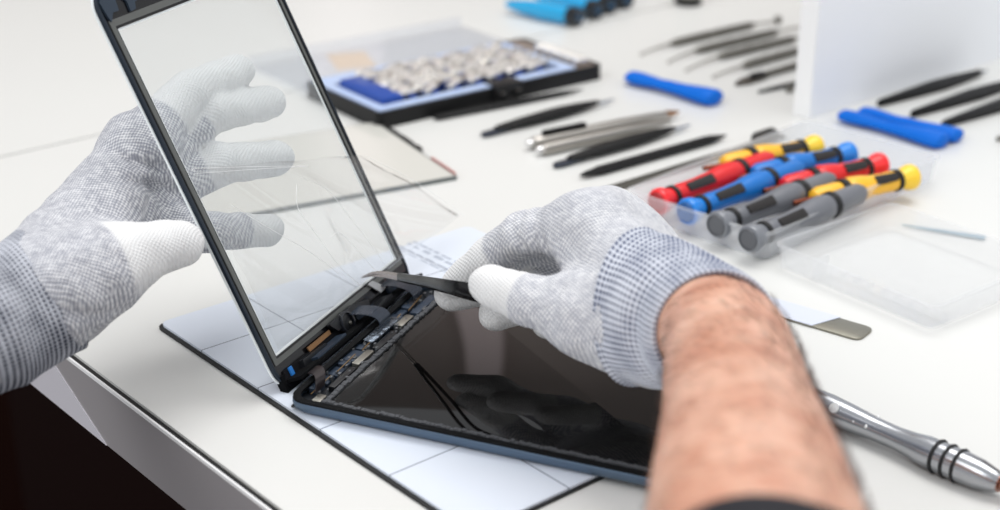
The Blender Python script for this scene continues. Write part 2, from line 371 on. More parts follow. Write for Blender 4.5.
# flex cables that join the panel to the body (curved ribbons), in world points brought to panel space
PMi = PM.inverted()
def ribbon(bm, pts, wv, th):
    pts = [Vector(p) for p in pts]; wv = Vector(wv); rings = []
    for i, p in enumerate(pts):
        d = (pts[min(i + 1, len(pts) - 1)] - pts[max(i - 1, 0)]).normalized(); nrm = d.cross(wv).normalized() * th / 2; h = wv / 2
        rings.append([PMi @ (p - h - nrm), PMi @ (p + h - nrm), PMi @ (p + h + nrm), PMi @ (p - h + nrm)])
    loft(bm, rings)
def tw(x, y, z): return TABM @ Vector((x, y, z))
def pw(x, y, z): return PM @ Vector((x, y, z))
def bez(a, b, c, d, n=14):
    o = []
    for k in range(n + 1):
        t = k / n; o.append(a * (1 - t) ** 3 + b * 3 * t * (1 - t) ** 2 + c * 3 * t * t * (1 - t) + d * t ** 3)
    return o
sv = Vector(s_)
q0 = onp(297, 374)
part('flex_cable', mat('flex_dark', (42, 36, 38), .3), pan, lambda bm: ribbon(bm, bez(pw(q0[0], q0[1], .003), pw(q0[0], q0[1], .014), tw(.012, .020, .020), tw(.011, .018, .0070)), sv * .010, .0005), 35, 'dark ribbon cable')
q1 = onp(285, 371)
part('blue_mark', mat('blue_mark', (40, 120, 200), .4), pan, lambda bm: rbox(bm, q1[0], q1[0] + .003, q1[1] - .004, q1[1] + .001, .0022, .0032), 0, 'small blue mark')
part('flex_cable', mat('flex_slate', (58, 66, 78), .25, .3), pan, lambda bm: ribbon(bm, bez(pw(.075, -.006, .003), pw(.075, -.008, .012), tw(.010, .100, .018), tw(.0075, .100, .0072)), sv * .013, .0005), 35, 'slate ribbon cable')
part('flex_cable', mat('flex_slate2', (46, 52, 62), .25, .3), pan, lambda bm: ribbon(bm, bez(pw(.118, -.006, .003), pw(.118, -.008, .012), tw(.012, .140, .016), tw(.0085, .140, .0072)), sv * .012, .0005), 35)

# protective film peeling off the glass
def f(bm):
    c = {}
    P = {(0, 0): onp(276, 352), (0, 1): onp(184, 173), (1, 1): onp(358, 158), (1, 0): onp(457, 218)}
    nu, nv = 40, 24; G = []
    for i in range(nu + 1):
        row = []
        for j in range(nv + 1):
            u, v = i / nu, j / nv
            p = [(1 - u) * (1 - v) * P[0, 0][k] + (1 - u) * v * P[0, 1][k] + u * v * P[1, 1][k] + u * (1 - v) * P[1, 0][k] for k in (0, 1)]
            lowr = (1 - v) * math.sin(PI * u) * .0
            z = .0022 + .0045 * (math.exp(-((u - .45 - .25 * (v - .5)) / .035) ** 2) + .8 * math.exp(-((u - .62 + .2 * (v - .5)) / .03) ** 2)) * math.sin(PI * min(1, v * 1.1 + .02)) ** 1 + .003 * math.sin(u * 9 + v * 4) ** 2
            row.append(bm.verts.new((p[0], p[1] + .001, z)))
        G.append(row)
    for i in range(nu):
        for j in range(nv): bm.faces.new((G[i][j], G[i + 1][j], G[i + 1][j + 1], G[i][j + 1]))
bm = bmesh.new(); f(bm); me = finish(bm, 180)
film = link('protective_film', me, clear('film_clear', (254, 254, 254), .05, 1.4, .03, (250, 251, 252), 1.0), None)
film.matrix_world = PM
sol = film.modifiers.new('thickness', 'SOLIDIFY'); sol.thickness = .00015
tag(film, 'clear creased protective film peeling from the lifted tablet glass', 'film')

def crease(pix, z=.0062, r=.00010):
    def f(bm):
        P = [Vector((*onp(*q), z)) for q in pix]; S = [Vector(x) for x in spline([list(p) for p in P], 8)] if len(P) > 2 else P
        tube(bm, S, r, 6)
    o = part('crease', mat('crease_white', (250, 250, 250), .3), film, f, 180)
for pix in ([(184, 172), (240, 170), (300, 169)], [(186, 177), (240, 173), (300, 169)], [(292, 180), (318, 192), (340, 218), (362, 246), (374, 264)], [(288, 188), (290, 212), (310, 240), (330, 268), (352, 288)],
            [(222, 208), (262, 232), (300, 254), (330, 276)], [(322, 240), (332, 236), (352, 256), (372, 280)], [(358, 159), (410, 186), (456, 218)]): crease(pix)
# loose glass panel on the desk behind
pc = at(457, 180); pd = at(376, 125) - pc; pang = math.atan2(pd[1], pd[0]) - PI / 2; PLn = float(np.linalg.norm(pd[:2]))
lg = empty('spare_screen', (pc[0], pc[1], 0), pang); tag(lg, 'loose pale screen panel lying on the desk in front of the bit case', 'screen panel')
part('sheet', mat('sheet_pale', (212, 211, 204), .15, spec=.6), lg, lambda bm: rbox(bm, -.2105, -.0014, .0014, PLn - .0012, .0008, .0032), 0)
def f(bm):
    rr = random.Random(4)
    rbox(bm, -.212, 0, 0, .0012, 0, .003); rbox(bm, -.212, 0, PLn - .0012, PLn, 0, .003)
    rbox(bm, -.0012, 0, .0012, PLn - .0012, 0, .003); rbox(bm, -.212, -.2108, .0012, PLn - .0012, 0, .003)
    rbox(bm, -.2108, -.0012, .0012, PLn - .0012, 0, .0007)
part('frame', mat('frame_grey', (98, 104, 104), .4), lg, f, 0, 'thin dark frame')
def f(bm):
    rr = random.Random(6); y = PLn * .45
    while y < PLn * .98:
        h = rr.uniform(.004, .010); rbox(bm, .0002, .0014 + rr.uniform(0, .0024), y, min(PLn, y + h), 0, .0045); y += h * .9
part('torn_tape', mat('tape_black', (24, 20, 20), .5), lg, f, 0, 'torn black tape')
part('foil_edge', mat('foil_pink', (206, 120, 112), .35, .3), lg, lambda bm: rbox(bm, -.002, .0045, PLn * .955, PLn * 1.0, .0034, .009), 0, 'pinkish copper foil tab')
part('foil_edge', mat('foil_pink', (206, 120, 112), .35, .3), lg, lambda bm: rbox(bm, .0, .0012, .004, PLn * .30, .003, .0042), 0, 'pinkish copper foil')

# ================================================================== BIT CASE
c0 = at(379, 130); c1 = at(602, 79); cang = math.atan2((c1 - c0)[1], (c1 - c0)[0]); CL = float(np.linalg.norm(c1 - c0)); CW = .113
CM = Matrix.Translation((c0[0], c0[1], 0)) @ Matrix.Rotation(cang, 4, 'Z')
case = empty('bit_case', None, mtx=CM); tag(case, 'open black case with pale blue tray of silver driver bits', 'tool case')
CH = .0135
M_TRAY = mat('tray_pale_blue', (182, 200, 232), .35)
def f(bm):
    rbox(bm, 0, CL, 0, CW, 0, .003, .004)
    ring(bm, rect(0, CL, 0, CW, .005), rect(.003, CL - .003, .003, CW - .003, .003), .003, CH)
part('shell', mat('case_black', (12, 12, 14), .45, spec=.3), case, f)
def f(bm):
    ring(bm, rect(.0032, CL - .026, .0032, CW - .0032, .004), rect(.013, CL - .036, .014, CW - .024, .003), CH - .004, CH + .001)
part('tray', M_TRAY, case, f, 35, 'pale blue plastic tray')
part('tray_bottom', mat('tray_dark', (60, 66, 84), .5), case, lambda bm: rbox(bm, .0032, CL - .0032, .0032, CW - .0032, .0031, .0075), 0)
part('back_slot', mat('slot_black', (24, 26, 28), .4), case, lambda bm: rbox(bm, .045, CL * .6, CW - .0240, CW - .019, CH + .001, CH + .0025), 0, 'black slot along the tray')
def f(bm):
    rbox(bm, CL * .49, CL * .61, -.0035, .0145, .002, CH + .0028, .001, .0006); rbox(bm, CL * .5, CL * .53, -.0065, -.003, .004, .009)
    rbox(bm, CL * .57, CL * .6, -.0065, -.003, .004, .009)
part('latch', mat('latch_black', (16, 16, 18), .35), case, f, 35, 'black front latch')
for sx in (.515, .585): part('rivet', M_STEEL, case, lambda bm: bar(bm, (CL * sx, -.0058, .0078), (CL * sx, -.0034, .0078), .0022, 14))
part('side_pad', mat('taupe_pad', (128, 116, 108), .6), case, lambda bm: rbox(bm, CL - .0255, CL - .004, .003, CW - .003, .0076, CH - .0005), 0, 'taupe foam side pad')
HB = mat('holder_blue', (22, 70, 158), .4)
part('bit_holder', HB, case, lambda bm: rbox(bm, .0145, .036, .016, CW - .030, .008, CH + .006, .003, .0015), 35, 'large dark blue holder block')
hx = [.046 + i * .0222 for i in range(8)]
for x in hx:
    if x + .008 < CL - .036:
        part('bit_holder', HB, case, lambda bm: rbox(bm, x - .0035, x + .0035, .0165, CW - .026, .008, CH + .002, .002, .001), 35, 'dark blue bit holder bar')
# lid behind
lid = part('clear_lid', clear('case_lid', (250, 251, 253), .08, 1.4, .06, (236, 240, 248), 1.0), case,
           lambda bm: (rbox(bm, 0, CL, CW + .002, CW + .10, .0035, .005, .004), rbox(bm, 0, CL, CW + .002, CW + .004, .005, .012), rbox(bm, 0, CL, CW + .098, CW + .10, .005, .013)), 35, 'clear lid folded back')
def bit_mesh(bm):
    lathe(bm, [(-.014, .0030), (-.0135, .0033), (-.002, .0033), (-.0015, .0027), (.000, .0027), (.0005, .0033), (.004, .0033), (.006, .0020), (.0125, .0018), (.0135, .0012)], 6)
M_BIT = mat('bit_chrome', (252, 248, 242), .16, .8)
bmb = bmesh.new(); bit_mesh(bmb); bit_me = finish(bmb, 30); bit_me.materials.append(M_BIT)
cols = [x for x in hx if x + .008 < CL - .036]
nb = 0
for ci, x in enumerate(cols):
    for r in range(7):
        o = bpy.data.objects.new('driver_bit', bit_me); COL.objects.link(o)
        y = .0215 + r * .0108
        o.matrix_world = CM @ Matrix.Translation((x + .001 + random.uniform(-.0015, .0015), y, CH + .0052)) @ Matrix.Rotation(math.radians(14 + random.uniform(-13, 13)), 4, 'Z') @ Matrix.Rotation(math.radians(random.uniform(-14, 8)), 4, 'Y')
        tag(o, 'short silver driver bit resting in the pale blue tray of the bit case', 'driver bit', 'silver bits in the case')
# small sockets in the right section
for r in range(6):
    o = tag(part('nut_socket', M_BIT, None, lambda bm: lathe(bm, [(-.006, .0036), (-.0055, .0040), (.0055, .0040), (.006, .0034), (.0055, .0028), (0, .0026)], 14)), 'small silver nut socket on the taupe pad of the bit case', 'socket', 'silver sockets in the case')
    o.matrix_world = CM @ Matrix.Translation((CL - .016, .012 + r * .0105, CH + .0036)) @ Matrix.Rotation(math.radians(-8), 4, 'Z')
# beige card behind the case
cc = at(352, 62)
cd = part('paper_card', mat('card_beige', (232, 208, 176), .7), None, lambda bm: rbox(bm, -.018, .018, -.022, .030, 0, .0006, .001), 0)
cd.location = (cc[0], cc[1], 0.0); cd.rotation_euler = (0, 0, .3); tag(cd, 'small beige paper card on the desk seen past the left end of the bit case', 'card')

# ================================================================== FLAT TOOLS IN THE MIDDLE
def flat_blade(bm, pts, z0, z1, bev=.0004): prism(bm, pts, z0, z1, bev)
def taper_outline(L, prof):
    """prof [(t, halfwidth)] -> closed outline along x"""
    up = [(t * L, w) for t, w in prof]; dn = [(t * L, -w) for t, w in reversed(prof)]
    return up + dn
def lens(bm, L, prof, z, fz=.55, n=16):
    lathe(bm, [(t * L, w) for t, w in prof], n, 0, z, 1, fz)
# black pry stick in front of case
r, L = tool('pry_stick', 'thin black pry stick right in front of the bit case', 'pry tool', (434, 121), (583, 92))
part('shaft', M_BLACKP, r, lambda bm: lens(bm, L, [(0, .0012), (.02, .0035), (.55, .0042), (.85, .0032), (1, .0006)], .0026, .6))
# scalpels
def scalpel(label, p0, p1):
    r, L = tool('scalpel', label, 'scalpel', p0, p1, None)
    part('handle', M_BLACKP, r, lambda bm: lens(bm, L, [(.10, .0028), (.13, .0042), (.30, .0060), (.52, .0072), (.60, .0068), (.72, .0056), (.86, .0030), (.875, .0022)], .0046, .62))
    part('flat_tip', mat('tip_slate', (64, 70, 82), .3, .5), r, lambda bm: prism(bm, taper_outline(L, [(0, .0016), (.02, .0034), (.08, .0040), (.16, .0030), (.22, .0018)]), .0010, .0040, .0006), 35, 'flat slate coloured tip')
    part('blade', mat('blade_steel', (150, 162, 178), .3, .9), r, lambda bm: prism(bm, [(L * .86, -.0022), (L * .92, -.0024), (L, -.0004), (L, .0004), (L * .86, .0022)], .0030, .0042, .0003), 35, 'pale steel point')
    return r
scalpel('black tapered scalpel between the bit case and the silver pens', (482, 138), (614, 103))
scalpel('black scalpel lying just below the two silver pens', (554, 169), (690, 129))
# two silver pens
r, L = tool('metal_pen', 'silver pen with a black pocket clip, upper of the two lying together', 'pen', (531, 150), (676, 119))
part('barrel', M_STEEL, r, lambda bm: lathe(bm, [(0, .0030), (.002, .0046), (.06 * L, .0050), (.6 * L, .0050), (.85 * L, .0040), (.97 * L, .0026), (L, .0012)], 20, 0, .0051))
part('clip', M_BLACKP, r, lambda bm: rbox(bm, .075 * L, .36 * L, -.0028, .0028, .0098, .0135, .002, .001), 35, 'black clip')
part('end_cap', mat('chrome', (230, 230, 230), .1, 1.0), r, lambda bm: lathe(bm, [(-.004, .0018), (-.0035, .0028), (0, .0032), (.0012, .0032)], 16, 0, .0051))
part('tip', mat('brass', (170, 128, 96), .3, .9), r, lambda bm: lathe(bm, [(.93 * L, .0034), (.985 * L, .0023), (1.02 * L, .0008)], 12, 0, .0056), 35, 'coppery tip')
r, L = tool('metal_pen', 'plain silver pen without clip, lower of the two lying together', 'pen', (541, 156), (671, 127))
part('barrel', M_STEEL, r, lambda bm: lathe(bm, [(0, .0030), (.002, .0046), (.06 * L, .0048), (.6 * L, .0046), (.85 * L, .0036), (.97 * L, .0022), (L, .0012)], 20, 0, .0049))
part('end_cap', mat('chrome', (230, 230, 230), .1, 1.0), r, lambda bm: lathe(bm, [(-.004, .0018), (-.0035, .0028), (0, .0032), (.0012, .0032)], 16, 0, .0049))
# black double-ended spudger
r, L = tool('spudger', 'straight black plastic spudger with two pointed ends', 'pry tool', (580, 180), (726, 139))
part('shaft', M_BLACKP, r, lambda bm: lens(bm, L, [(0, .0010), (.04, .0030), (.10, .0040), (.12, .0048), (.86, .0050), (.90, .0042), (1, .0008)], .0034, .66, 6), 25)
# dark flat metal bar
r, L = tool('metal_spudger', 'long dark grey metal bar running behind the screwdriver tray', 'pry tool', (604, 193), (783, 137))
part('bar', mat('bar_grey', (92, 92, 86), .4, .7), r, lambda bm: prism(bm, taper_outline(L, [(0, .0040), (.03, .0050), (.45, .0052), (.8, .0042), (.97, .0044), (1, .003)]), 0, .0022, .0006))
part('knob_end', mat('bar_dark', (40, 38, 36), .4, .6), r, lambda bm: lens(bm, L, [(.82, .003), (.84, .0055), (.93, .0058), (.955, .003)], .0056, .9), 35, 'dark rounded end')
# blue pry tools
def pry(label, p0, p1, w=.0072):
    r, L = tool('plastic_pry_tool', label, 'pry tool', p0, p1)
    part('body', M_BLUE, r, lambda bm: lens(bm, L, [(0, w * .5), (.03, w * .85), (.12, w * .95), (.35, w * .72), (.6, w * .85), (.85, w * 1.15), (.95, w * 1.2), (.985, w * 1.0), (1, w * .6)], w * .62, .55))
    part('edge_ridge', M_BLUE, r, lambda bm: rbox(bm, L * .45, L * .95, -.0012, .0012, w * .8, w * 1.12, .001, .0004))
    return r
pry('single bright blue pry tool near the silver picks', (628, 83), (717, 106), .0104)
pry('bright blue pry tool nearer the screwdriver tray, left of a touching pair', (840, 121), (944, 149), .0094)
pry('bright blue pry tool farther from the screwdriver tray, lying behind its twin', (860, 117), (959, 143), .0086)
# silver picks
def pick(label, n0, h0, h1, n1=None, end='point'):
    r, L = tool('dental_pick', label, 'pick', h0, h1)
    part('handle', M_STEELD, r, lambda bm: lathe(bm, [(0, .0012), (.03 * L, .0026), (.1 * L, .0036), (.45 * L, .0040), (.5 * L, .0034), (.55 * L, .0040), (.92 * L, .0036), (L, .0014)], 12, 0, .0041))
    M = Matrix.Translation(r.location) @ Matrix.Rotation(r.rotation_euler.z, 4, 'Z'); Mi = M.inverted()
    a = Mi @ Vector(at(*n0, .002)); 
    part('probe', M_STEEL, r, lambda bm: tube(bm, [(0.001, 0, .0041), (a.x * .5, a.y * .5, .0035), (a.x * .9, a.y * .9, .0022), (a.x, a.y, .0016), (a.x + .001, a.y - .004, .0012)], .0012, 6, taper=[1.2, .8, .6, .5, .3]), 35, 'thin hooked probe')
    if n1:
        b = Mi @ Vector(at(*n1, .003))
        part('probe', M_STEEL, r, lambda bm: tube(bm, [(L - .001, 0, .0041), ((L + b.x) / 2, b.y / 2, .0038), (b.x, b.y, .0032)], .0012, 6))
        if end == 'ball':
            def f(bm):
                bmesh.ops.create_icosphere(bm, subdivisions=2, radius=.0042); bmesh.ops.translate(bm, vec=(b.x, b.y, .0046), verts=bm.verts)
            part('ball_end', M_STEELD, r, f)
pick('farthest silver pick, with a small round ball on its right end', (640, 54), (669, 48), (755, 28), (778, 21), 'ball')
pick('silver pick second from the back of the row beside the partition board', (667, 62), (694, 55), (779, 35), (800, 27))
pick('silver pick in the middle of the row, its end near the partition board', (685, 70), (717, 61), (797, 42))
pick('silver hooked pick just behind the curved scraper blade', (712, 77), (742, 70), (800, 54))
r, L = tool('scraper', 'silver scraper with a dark curved blade beside the partition board', 'scraper', (733, 87), (800, 68))
part('blade', mat('scraper_blade', (110, 106, 100), .3, .9), r, lambda bm: prism(bm, round_poly([(0, -.001), (L * .18, -.006), (L * .45, -.005), (L * .42, .006), (L * .30, .009), (L * .12, .005)], .002, 3), .0006, .003, .0005), 35, 'dark curved blade')
part('ferrule', M_BLACKP, r, lambda bm: rbox(bm, L * .28, L * .46, -.0045, .0045, .003, .0062, .002, .0006))
part('handle', M_STEELD, r, lambda bm: lathe(bm, [(L * .4, .0012), (L * .5, .003), (L * .95, .0034), (L, .0025)], 12, 0, .0036))
r, L = tool('craft_knife', 'small dark craft knife point poking out from behind the partition board', 'knife', (758, 94), (803, 83))
part('blade', mat('knife_dark', (46, 50, 50), .35, .6), r, lambda bm: prism(bm, taper_outline(L, [(0, .0003), (.3, .0022), (.5, .0026), (1, .0026)]), .0005, .0030, .0005))
r, L = tool('ball_probe', 'silver probe with tiny round end at the foot of the partition board', 'pick', (786, 93), (812, 88))
part('rod', M_STEELD, r, lambda bm: lathe(bm, [(0, .0012), (.001, .0028), (.005, .0032), (.009, .0012), (L, .0012)], 10, 0, .0034))

# black tweezers at right
def tweezer(label, p0, p1):
    r, L = tool('tweezers', label, 'tweezers', p0, p1)
    for sgn in (1, -1):
        part('arm', M_BLACKP, r, lambda bm: prism(bm, [(0, sgn * .0004), (L * .04, sgn * .0022), (L * .30, sgn * .0052), (L * .58, sgn * .0076), (L * .66, sgn * .0068), (L * .74, sgn * .0064), (L * .95, sgn * .0030), (L, sgn * .0015), (L, sgn * .0003), (L * .7, sgn * .0014), (L * .35, sgn * .0008)], .0005, .0062, .0006))
    part('tip', mat('tip_steel', (120, 128, 138), .3, .9), r, lambda bm: prism(bm, taper_outline(L, [(.97, .0014), (1.06, .0005), (1.07, .0002)]), .0022, .0042, .0003), 35, 'pale steel points')
tweezer('black tweezers farthest back of the three at the right edge', (877, 107.5), (980, 76))
tweezer('black tweezers in the middle of the three at the right edge', (910, 118.5), (1019, 84))
tweezer('black tweezers nearest the blue pry tools, lowest of the three', (941, 128.5), (1052, 92))
r, L = tool('metal_pin', 'tiny dark metal pin end just entering at the right edge', 'pin', (996, 142), (1030, 133))
part('rod', M_STEELD, r, lambda bm: lathe(bm, [(0, .0008), (.002, .002), (L, .0024)], 10, 0, .0025))

# ================================================================== CYAN TUBES at the top
def cyan(label, p0, p1):
    r, L = tool('cyan_screwdriver', label, 'screwdriver', p0, p1, None)
    R = .0096
    part('handle', M_CYAN, r, lambda bm: lathe(bm, [(0, .002), (.006, .0050), (.025, R * .80), (.04, R * .9), (L * .5, R), (L - .012, R * .95)], 24, 0, R))
    part('end_knob', mat('knob_navy_black', (14, 20, 28), .25), r, lambda bm: lathe(bm, [(L - .013, R * .9), (L - .010, R * 1.02), (L - .001, R * 1.02), (L, R * .9), (L - .0005, R * .6)], 20, 0, R), 35, 'black end knob')
    part('knob_insert', mat('insert_teal', (16, 62, 92), .3), r, lambda bm: lathe(bm, [(L - .003, R * .5), (L + .0004, R * .5), (L + .0006, R * .4)], 16, 0, R))
cyan('bright cyan screwdriver nearest the front of the four at the top', (506, 13), (579, 27))
cyan('bright cyan screwdriver second from the front of the four at the top', (534, 3), (598, 20))
cyan('bright cyan screwdriver third from the front of the four at the top', (552, -4), (611, 14.5))
cyan('bright cyan screwdriver rearmost of the four at the top', (572, -9), (627, 9.5))
jp = at(688, 4)
jar = empty('small_jar', (jp[0], jp[1], 0)); tag(jar, 'small grey jar on a black base at the top edge of the desk', 'jar')
def turnz(bm, prof, n=28):
    loft(bm, [[(r * math.cos(2 * PI * k / n), r * math.sin(2 * PI * k / n), z) for k in range(n)] for r, z in prof])
part('base', M_BLACKP, jar, lambda bm: turnz(bm, [(.011, 0), (.0140, .001), (.0144, .005), (.012, .007)]))
part('glass_body', mat('jar_grey', (150, 150, 142), .2, .3), jar, lambda bm: turnz(bm, [(.0115, .007), (.013, .009), (.013, .028), (.008, .031), (.006, .033)]))
part('cap', M_BLACKP, jar, lambda bm: turnz(bm, [(.0065, .032), (.0078, .033), (.0078, .040), (.007, .041)]))

# ================================================================== SCREWDRIVER TRAY
tN, tL, tR = at(765, 264), at(653, 206), at(937, 182)
v1 = (tR - tN)[:2]; v2 = (tL - tN)[:2]; Tang = math.atan2(v1[1], v1[0]); TLn = float(np.linalg.norm(v1)); TWd = float(np.linalg.norm(v2) * math.sin(math.atan2(v2[1], v2[0]) - Tang))
TRM = Matrix.Translation((tN[0], tN[1], 0)) @ Matrix.Rotation(Tang, 4, 'Z')
M_PP = clear('frosted_plastic', (252, 253, 254), .30, 1.35, .12, (252, 253, 255), 1.0)
tray = empty('screwdriver_tray', None, mtx=TRM); tag(tray, 'frosted clear plastic tray holding eight colourful screwdrivers', 'tray')
TH2 = .019
def f(bm):
    o = lambda d, r=.006: rect(d, TLn - d, d, TWd - d, r, 5)
    loftr = [[(p[0], p[1], z) for p in o(d)] for d, z in ((.0035, .0006), (.002, .0018), (0, TH2), (-.0012, TH2 + .0002), (-.0012, TH2 + .0014), (.0014, TH2 + .0014), (.0034, .0022), (.0045, .0012))]
    loft(bm, loftr)
part('shell', M_PP, tray, f, 40)
def f(bm):
    for k in range(9):
        x = .012
        y = TWd * (k + .35) / 9
        for xx in (TLn * .16, TLn * .86):
            prism(bm, round_poly([(xx, y - .0018), (xx + .0016, y - .0018), (xx + .0016, y + .0018), (xx, y + .0018)], .0005, 2), .0013, .012)
part('divider_ribs', M_PP, tray, f)
HG = .0315  # hinge gap
# lid, lying open to the near right
q = [at(773, 268), at(932, 335), at(1040, 282), at(893, 205)]
lv = (q[1] - q[0])[:2]; lang = math.atan2(lv[1], lv[0]); LL = float(np.linalg.norm(lv)); LW = float(np.linalg.norm((q[2] - q[1])[:2]))
LM = Matrix.Translation((q[0][0], q[0][1], 0)) @ Matrix.Rotation(lang, 4, 'Z')
lidr = empty('tray_lid', None, mtx=LM); tag(lidr, 'empty frosted plastic lid lying open beside the screwdriver tray', 'lid')
M_PP2 = clear('frosted_lid', (254, 254, 254), .20, 1.38, .12, (252, 253, 255), 1.0)
def f(bm):
    LWd = LW; o = lambda d, r=.007: rect(d, LL - d, d, LWd - d, r, 5)
    rr = [[(p[0], p[1], z) for p in o(d)] for d, z in ((.003, .0006), (.0015, .0016), (0, .016), (-.001, .0162), (-.001, .0174), (.0012, .0174), (.0028, .0022), (.004, .0012))]
    loft(bm, rr)
part('shell', M_PP2, lidr, f, 40)
def f(bm):
    rbox(bm, .030, LL - .004, .018, .0192, .0013, .0065); rbox(bm, .028, .0292, .004, .018, .0013, .014)
    for k in range(7):
        x = .038 + k * (LL - .05) / 7
        rbox(bm, x, x + .001, .0192, .026, .0013, .004)
part('inner_rib', M_PP2, lidr, f, 0)
bi = LM.inverted() @ Vector(at(903, 227)); bj = LM.inverted() @ Vector(at(965, 237))
r, L = tool('metal_needle', 'thin blue-grey metal strip lying inside the open lid', 'metal strip', (902, 227), (985, 240), z=.0013)
part('strip', mat('strip_blue', (150, 178, 194), .3, .6), r, lambda bm: prism(bm, taper_outline(L, [(0, .0004), (.25, .0014), (1, .0030)]), 0, .0008))

# screwdrivers
def lerp2(a, b, t): return (a[0] + (b[0] - a[0]) * t, a[1] + (b[1] - a[1]) * t)
DR = .0090
def driver(label, cap_px, nose_px, col, rgb, nose_rgb=None):
    """cap_px: pixel of the swivel cap's outer end, nose_px: pixel of the nose's front end (both at height ~.016)"""
    zc = .0165
    sh = 6 if cap_px[0] < nose_px[0] else -6
    a, b = at(cap_px[0] + sh, cap_px[1] + 6.5, zc), at(nose_px[0], nose_px[1] + (6 if sh > 0 else -1), zc); d = b - a; L = float(np.linalg.norm(d[:2]))
    r = empty('precision_screwdriver', (a[0], a[1], 0), math.atan2(d[1], d[0])); tag(r, label, 'screwdriver')
    m_ = mat('driver_' + col, rgb, .35); R = DR
    def f(bm): lathe(bm, [(0, R * .78), (.0004, R * .95), (.002, R * 1.03), (.006, R * 1.0), (.011, R * .78), (.014, R * .72)], 24, 0, zc)
    part('swivel_cap', mat('cap_' + col, tuple(min(255, int(v * 1.08) + 6) for v in rgb), .3), r, f, 40)
    part('cap_dish', mat('cap_dark_' + col, tuple(int(v * .8) for v in rgb), .4), r, lambda bm: lathe(bm, [(-.0001, R * .70), (-.0008, R * .72), (-.0009, R * .78), (.0006, R * .82)], 24, 0, zc), 40)
    part('collar', M_RUBBER, r, lambda bm: lathe(bm, [(.0138, R * .70), (.0142, R * .86), (.0172, R * .88), (.0178, R * .74)], 20, 0, zc), 35, 'black collar')
    c2 = L * .70
    prof = [(.0172, R * .74), (.022, R * .80), (L * .30, R * .76), (L * .42, R * .82), (L * .55, R * 1.0), (L * .62, R * 1.05), (c2 - .002, R * .92)]
    def f(bm):
        pr = []
        for i in range(len(prof) - 1):
            for k in range(4):
                t = k / 4; t2 = t * t * (3 - 2 * t); pr.append((prof[i][0] + (prof[i + 1][0] - prof[i][0]) * t, prof[i][1] + (prof[i + 1][1] - prof[i][1]) * t2))
        pr.append(prof[-1]); lathe(bm, pr, 24, 0, zc)
    h = part('handle', m_, r, f, 60)
    part('grip_inlay', mat('inlay_black', (26, 22, 22), .45), h, lambda bm: prism(bm, [(p[0], p[1]) for p in round_poly([(L * .21, -.0030), (L * .43, -.0036), (L * .43, .0036), (L * .21, .0030)], .0014, 3)], zc + R * .45, zc + R * .93, .0006), 35, 'black grip inlay')
    h.children[-1].data.transform(Matrix.Translation((0, 0, zc)) @ Matrix.Rotation(math.radians(42 if cap_px[0] < nose_px[0] else -42), 4, 'X') @ Matrix.Translation((0, 0, -zc)))
    part('grip_ring', M_RUBBER, r, lambda bm: lathe(bm, [(c2 - .003, R * .8), (c2 - .002, R * 1.02), (c2 + .0025, R * 1.04), (c2 + .0035, R * .8)], 22, 0, zc), 35, 'black ring')
    nm = m_ if nose_rgb is None else mat('nose_' + col, nose_rgb, .35)
    part('nose', nm, r, lambda bm: lathe(bm, [(c2 + .003, R * .84), (c2 + .006, R * .88), (L - .006, R * .84), (L - .001, R * .62), (L, R * .4)], 20, 0, zc), 40)
    part('shaft', mat('shaft_copper', (150, 84, 62), .3, .9), r, lambda bm: bar(bm, (L - .002, 0, zc), (L + .016, 0, zc), .0018, 10), 35, 'thin coppery shaft')
RED, BLU, GRY, YEL = (226, 32, 38), (18, 116, 200), (112, 114, 120), (250, 190, 48)
driver('red screwdriver at the left end of the near row in the tray', (651, 196), (771, 153), 'red', RED)
driver('blue screwdriver second in the near row, next to the red one', (680, 206), (800, 162), 'blue', BLU)
driver('grey screwdriver between the near blue one and the nearest grey one', (710, 219), (832, 174), 'grey', GRY)
driver('grey screwdriver nearest the front corner of the tray', (742, 233), (862, 186), 'grey', GRY)
driver('yellow screwdriver at the rear left of the far row in the tray', (824, 140), (722, 166), 'yellow', YEL)
driver('blue screwdriver in the far row with its round end beside the yellow one', (857, 147), (752, 176), 'blue', BLU)
driver('red screwdriver in the far row pointing right', (888, 158), (782, 188), 'red', RED)
driver('yellow screwdriver in the far row nearest the open lid', (919, 170), (812, 200), 'yellow', YEL)

# ================================================================== STEEL SPATULA + SILVER DRIVER
a, b = at(700, 281), at(868, 332)
r, L = tool('steel_spatula', 'flat steel spatula with white sleeve lying beside the wrist', 'spatula', (700, 287), (867, 336))
part('blade', mat('satin_steel', (142, 139, 128), .32, .9), r, lambda bm: prism(bm, round_poly([(0, -.0100), (L, -.0100, .006), (L, .0100, .006), (0, .0100)], .001, 5), 0, .0014, .0003))
part('sleeve', mat('sleeve_white', (214, 219, 232), .4), r, lambda bm: prism(bm, [(.002, -.0102), (L - .030, -.0102), (L - .022, .0102), (.002, .0102)], .0014, .0019), 0, 'white paper sleeve')
r, L = tool('silver_screwdriver', 'large silver precision screwdriver with three black rings at lower right', 'screwdriver', (806, 413), (1000, 499))
R = .0078
M_SAT = mat('satin_aluminium', (170, 172, 176), .24, 1.0)
Lb = L * 1.0
part('handle', M_SAT, r, lambda bm: lathe(bm, [(0, .0030), (.001, .0058), (.006, .0070), (.020, .0074), (.035, .0070), (.055, .0058), (.075, .0055), (.088, .0062), (.100, R), (.128, R), (.138, .0072), (.150, .0056), (.156, .0042)] if False else
     [(x * L / .150, q * R / .0078) for x, q in ((0, .0030), (.001, .0062), (.004, .0074), (.018, .0078), (.034, .0072), (.055, .0060), (.072, .0058), (.085, .0066), (.095, .0078), (.122, .0080), (.134, .0074), (.145, .0056), (.149, .0042))], 32, 0, R * 1.03), 60)
hd = r.children[-1]
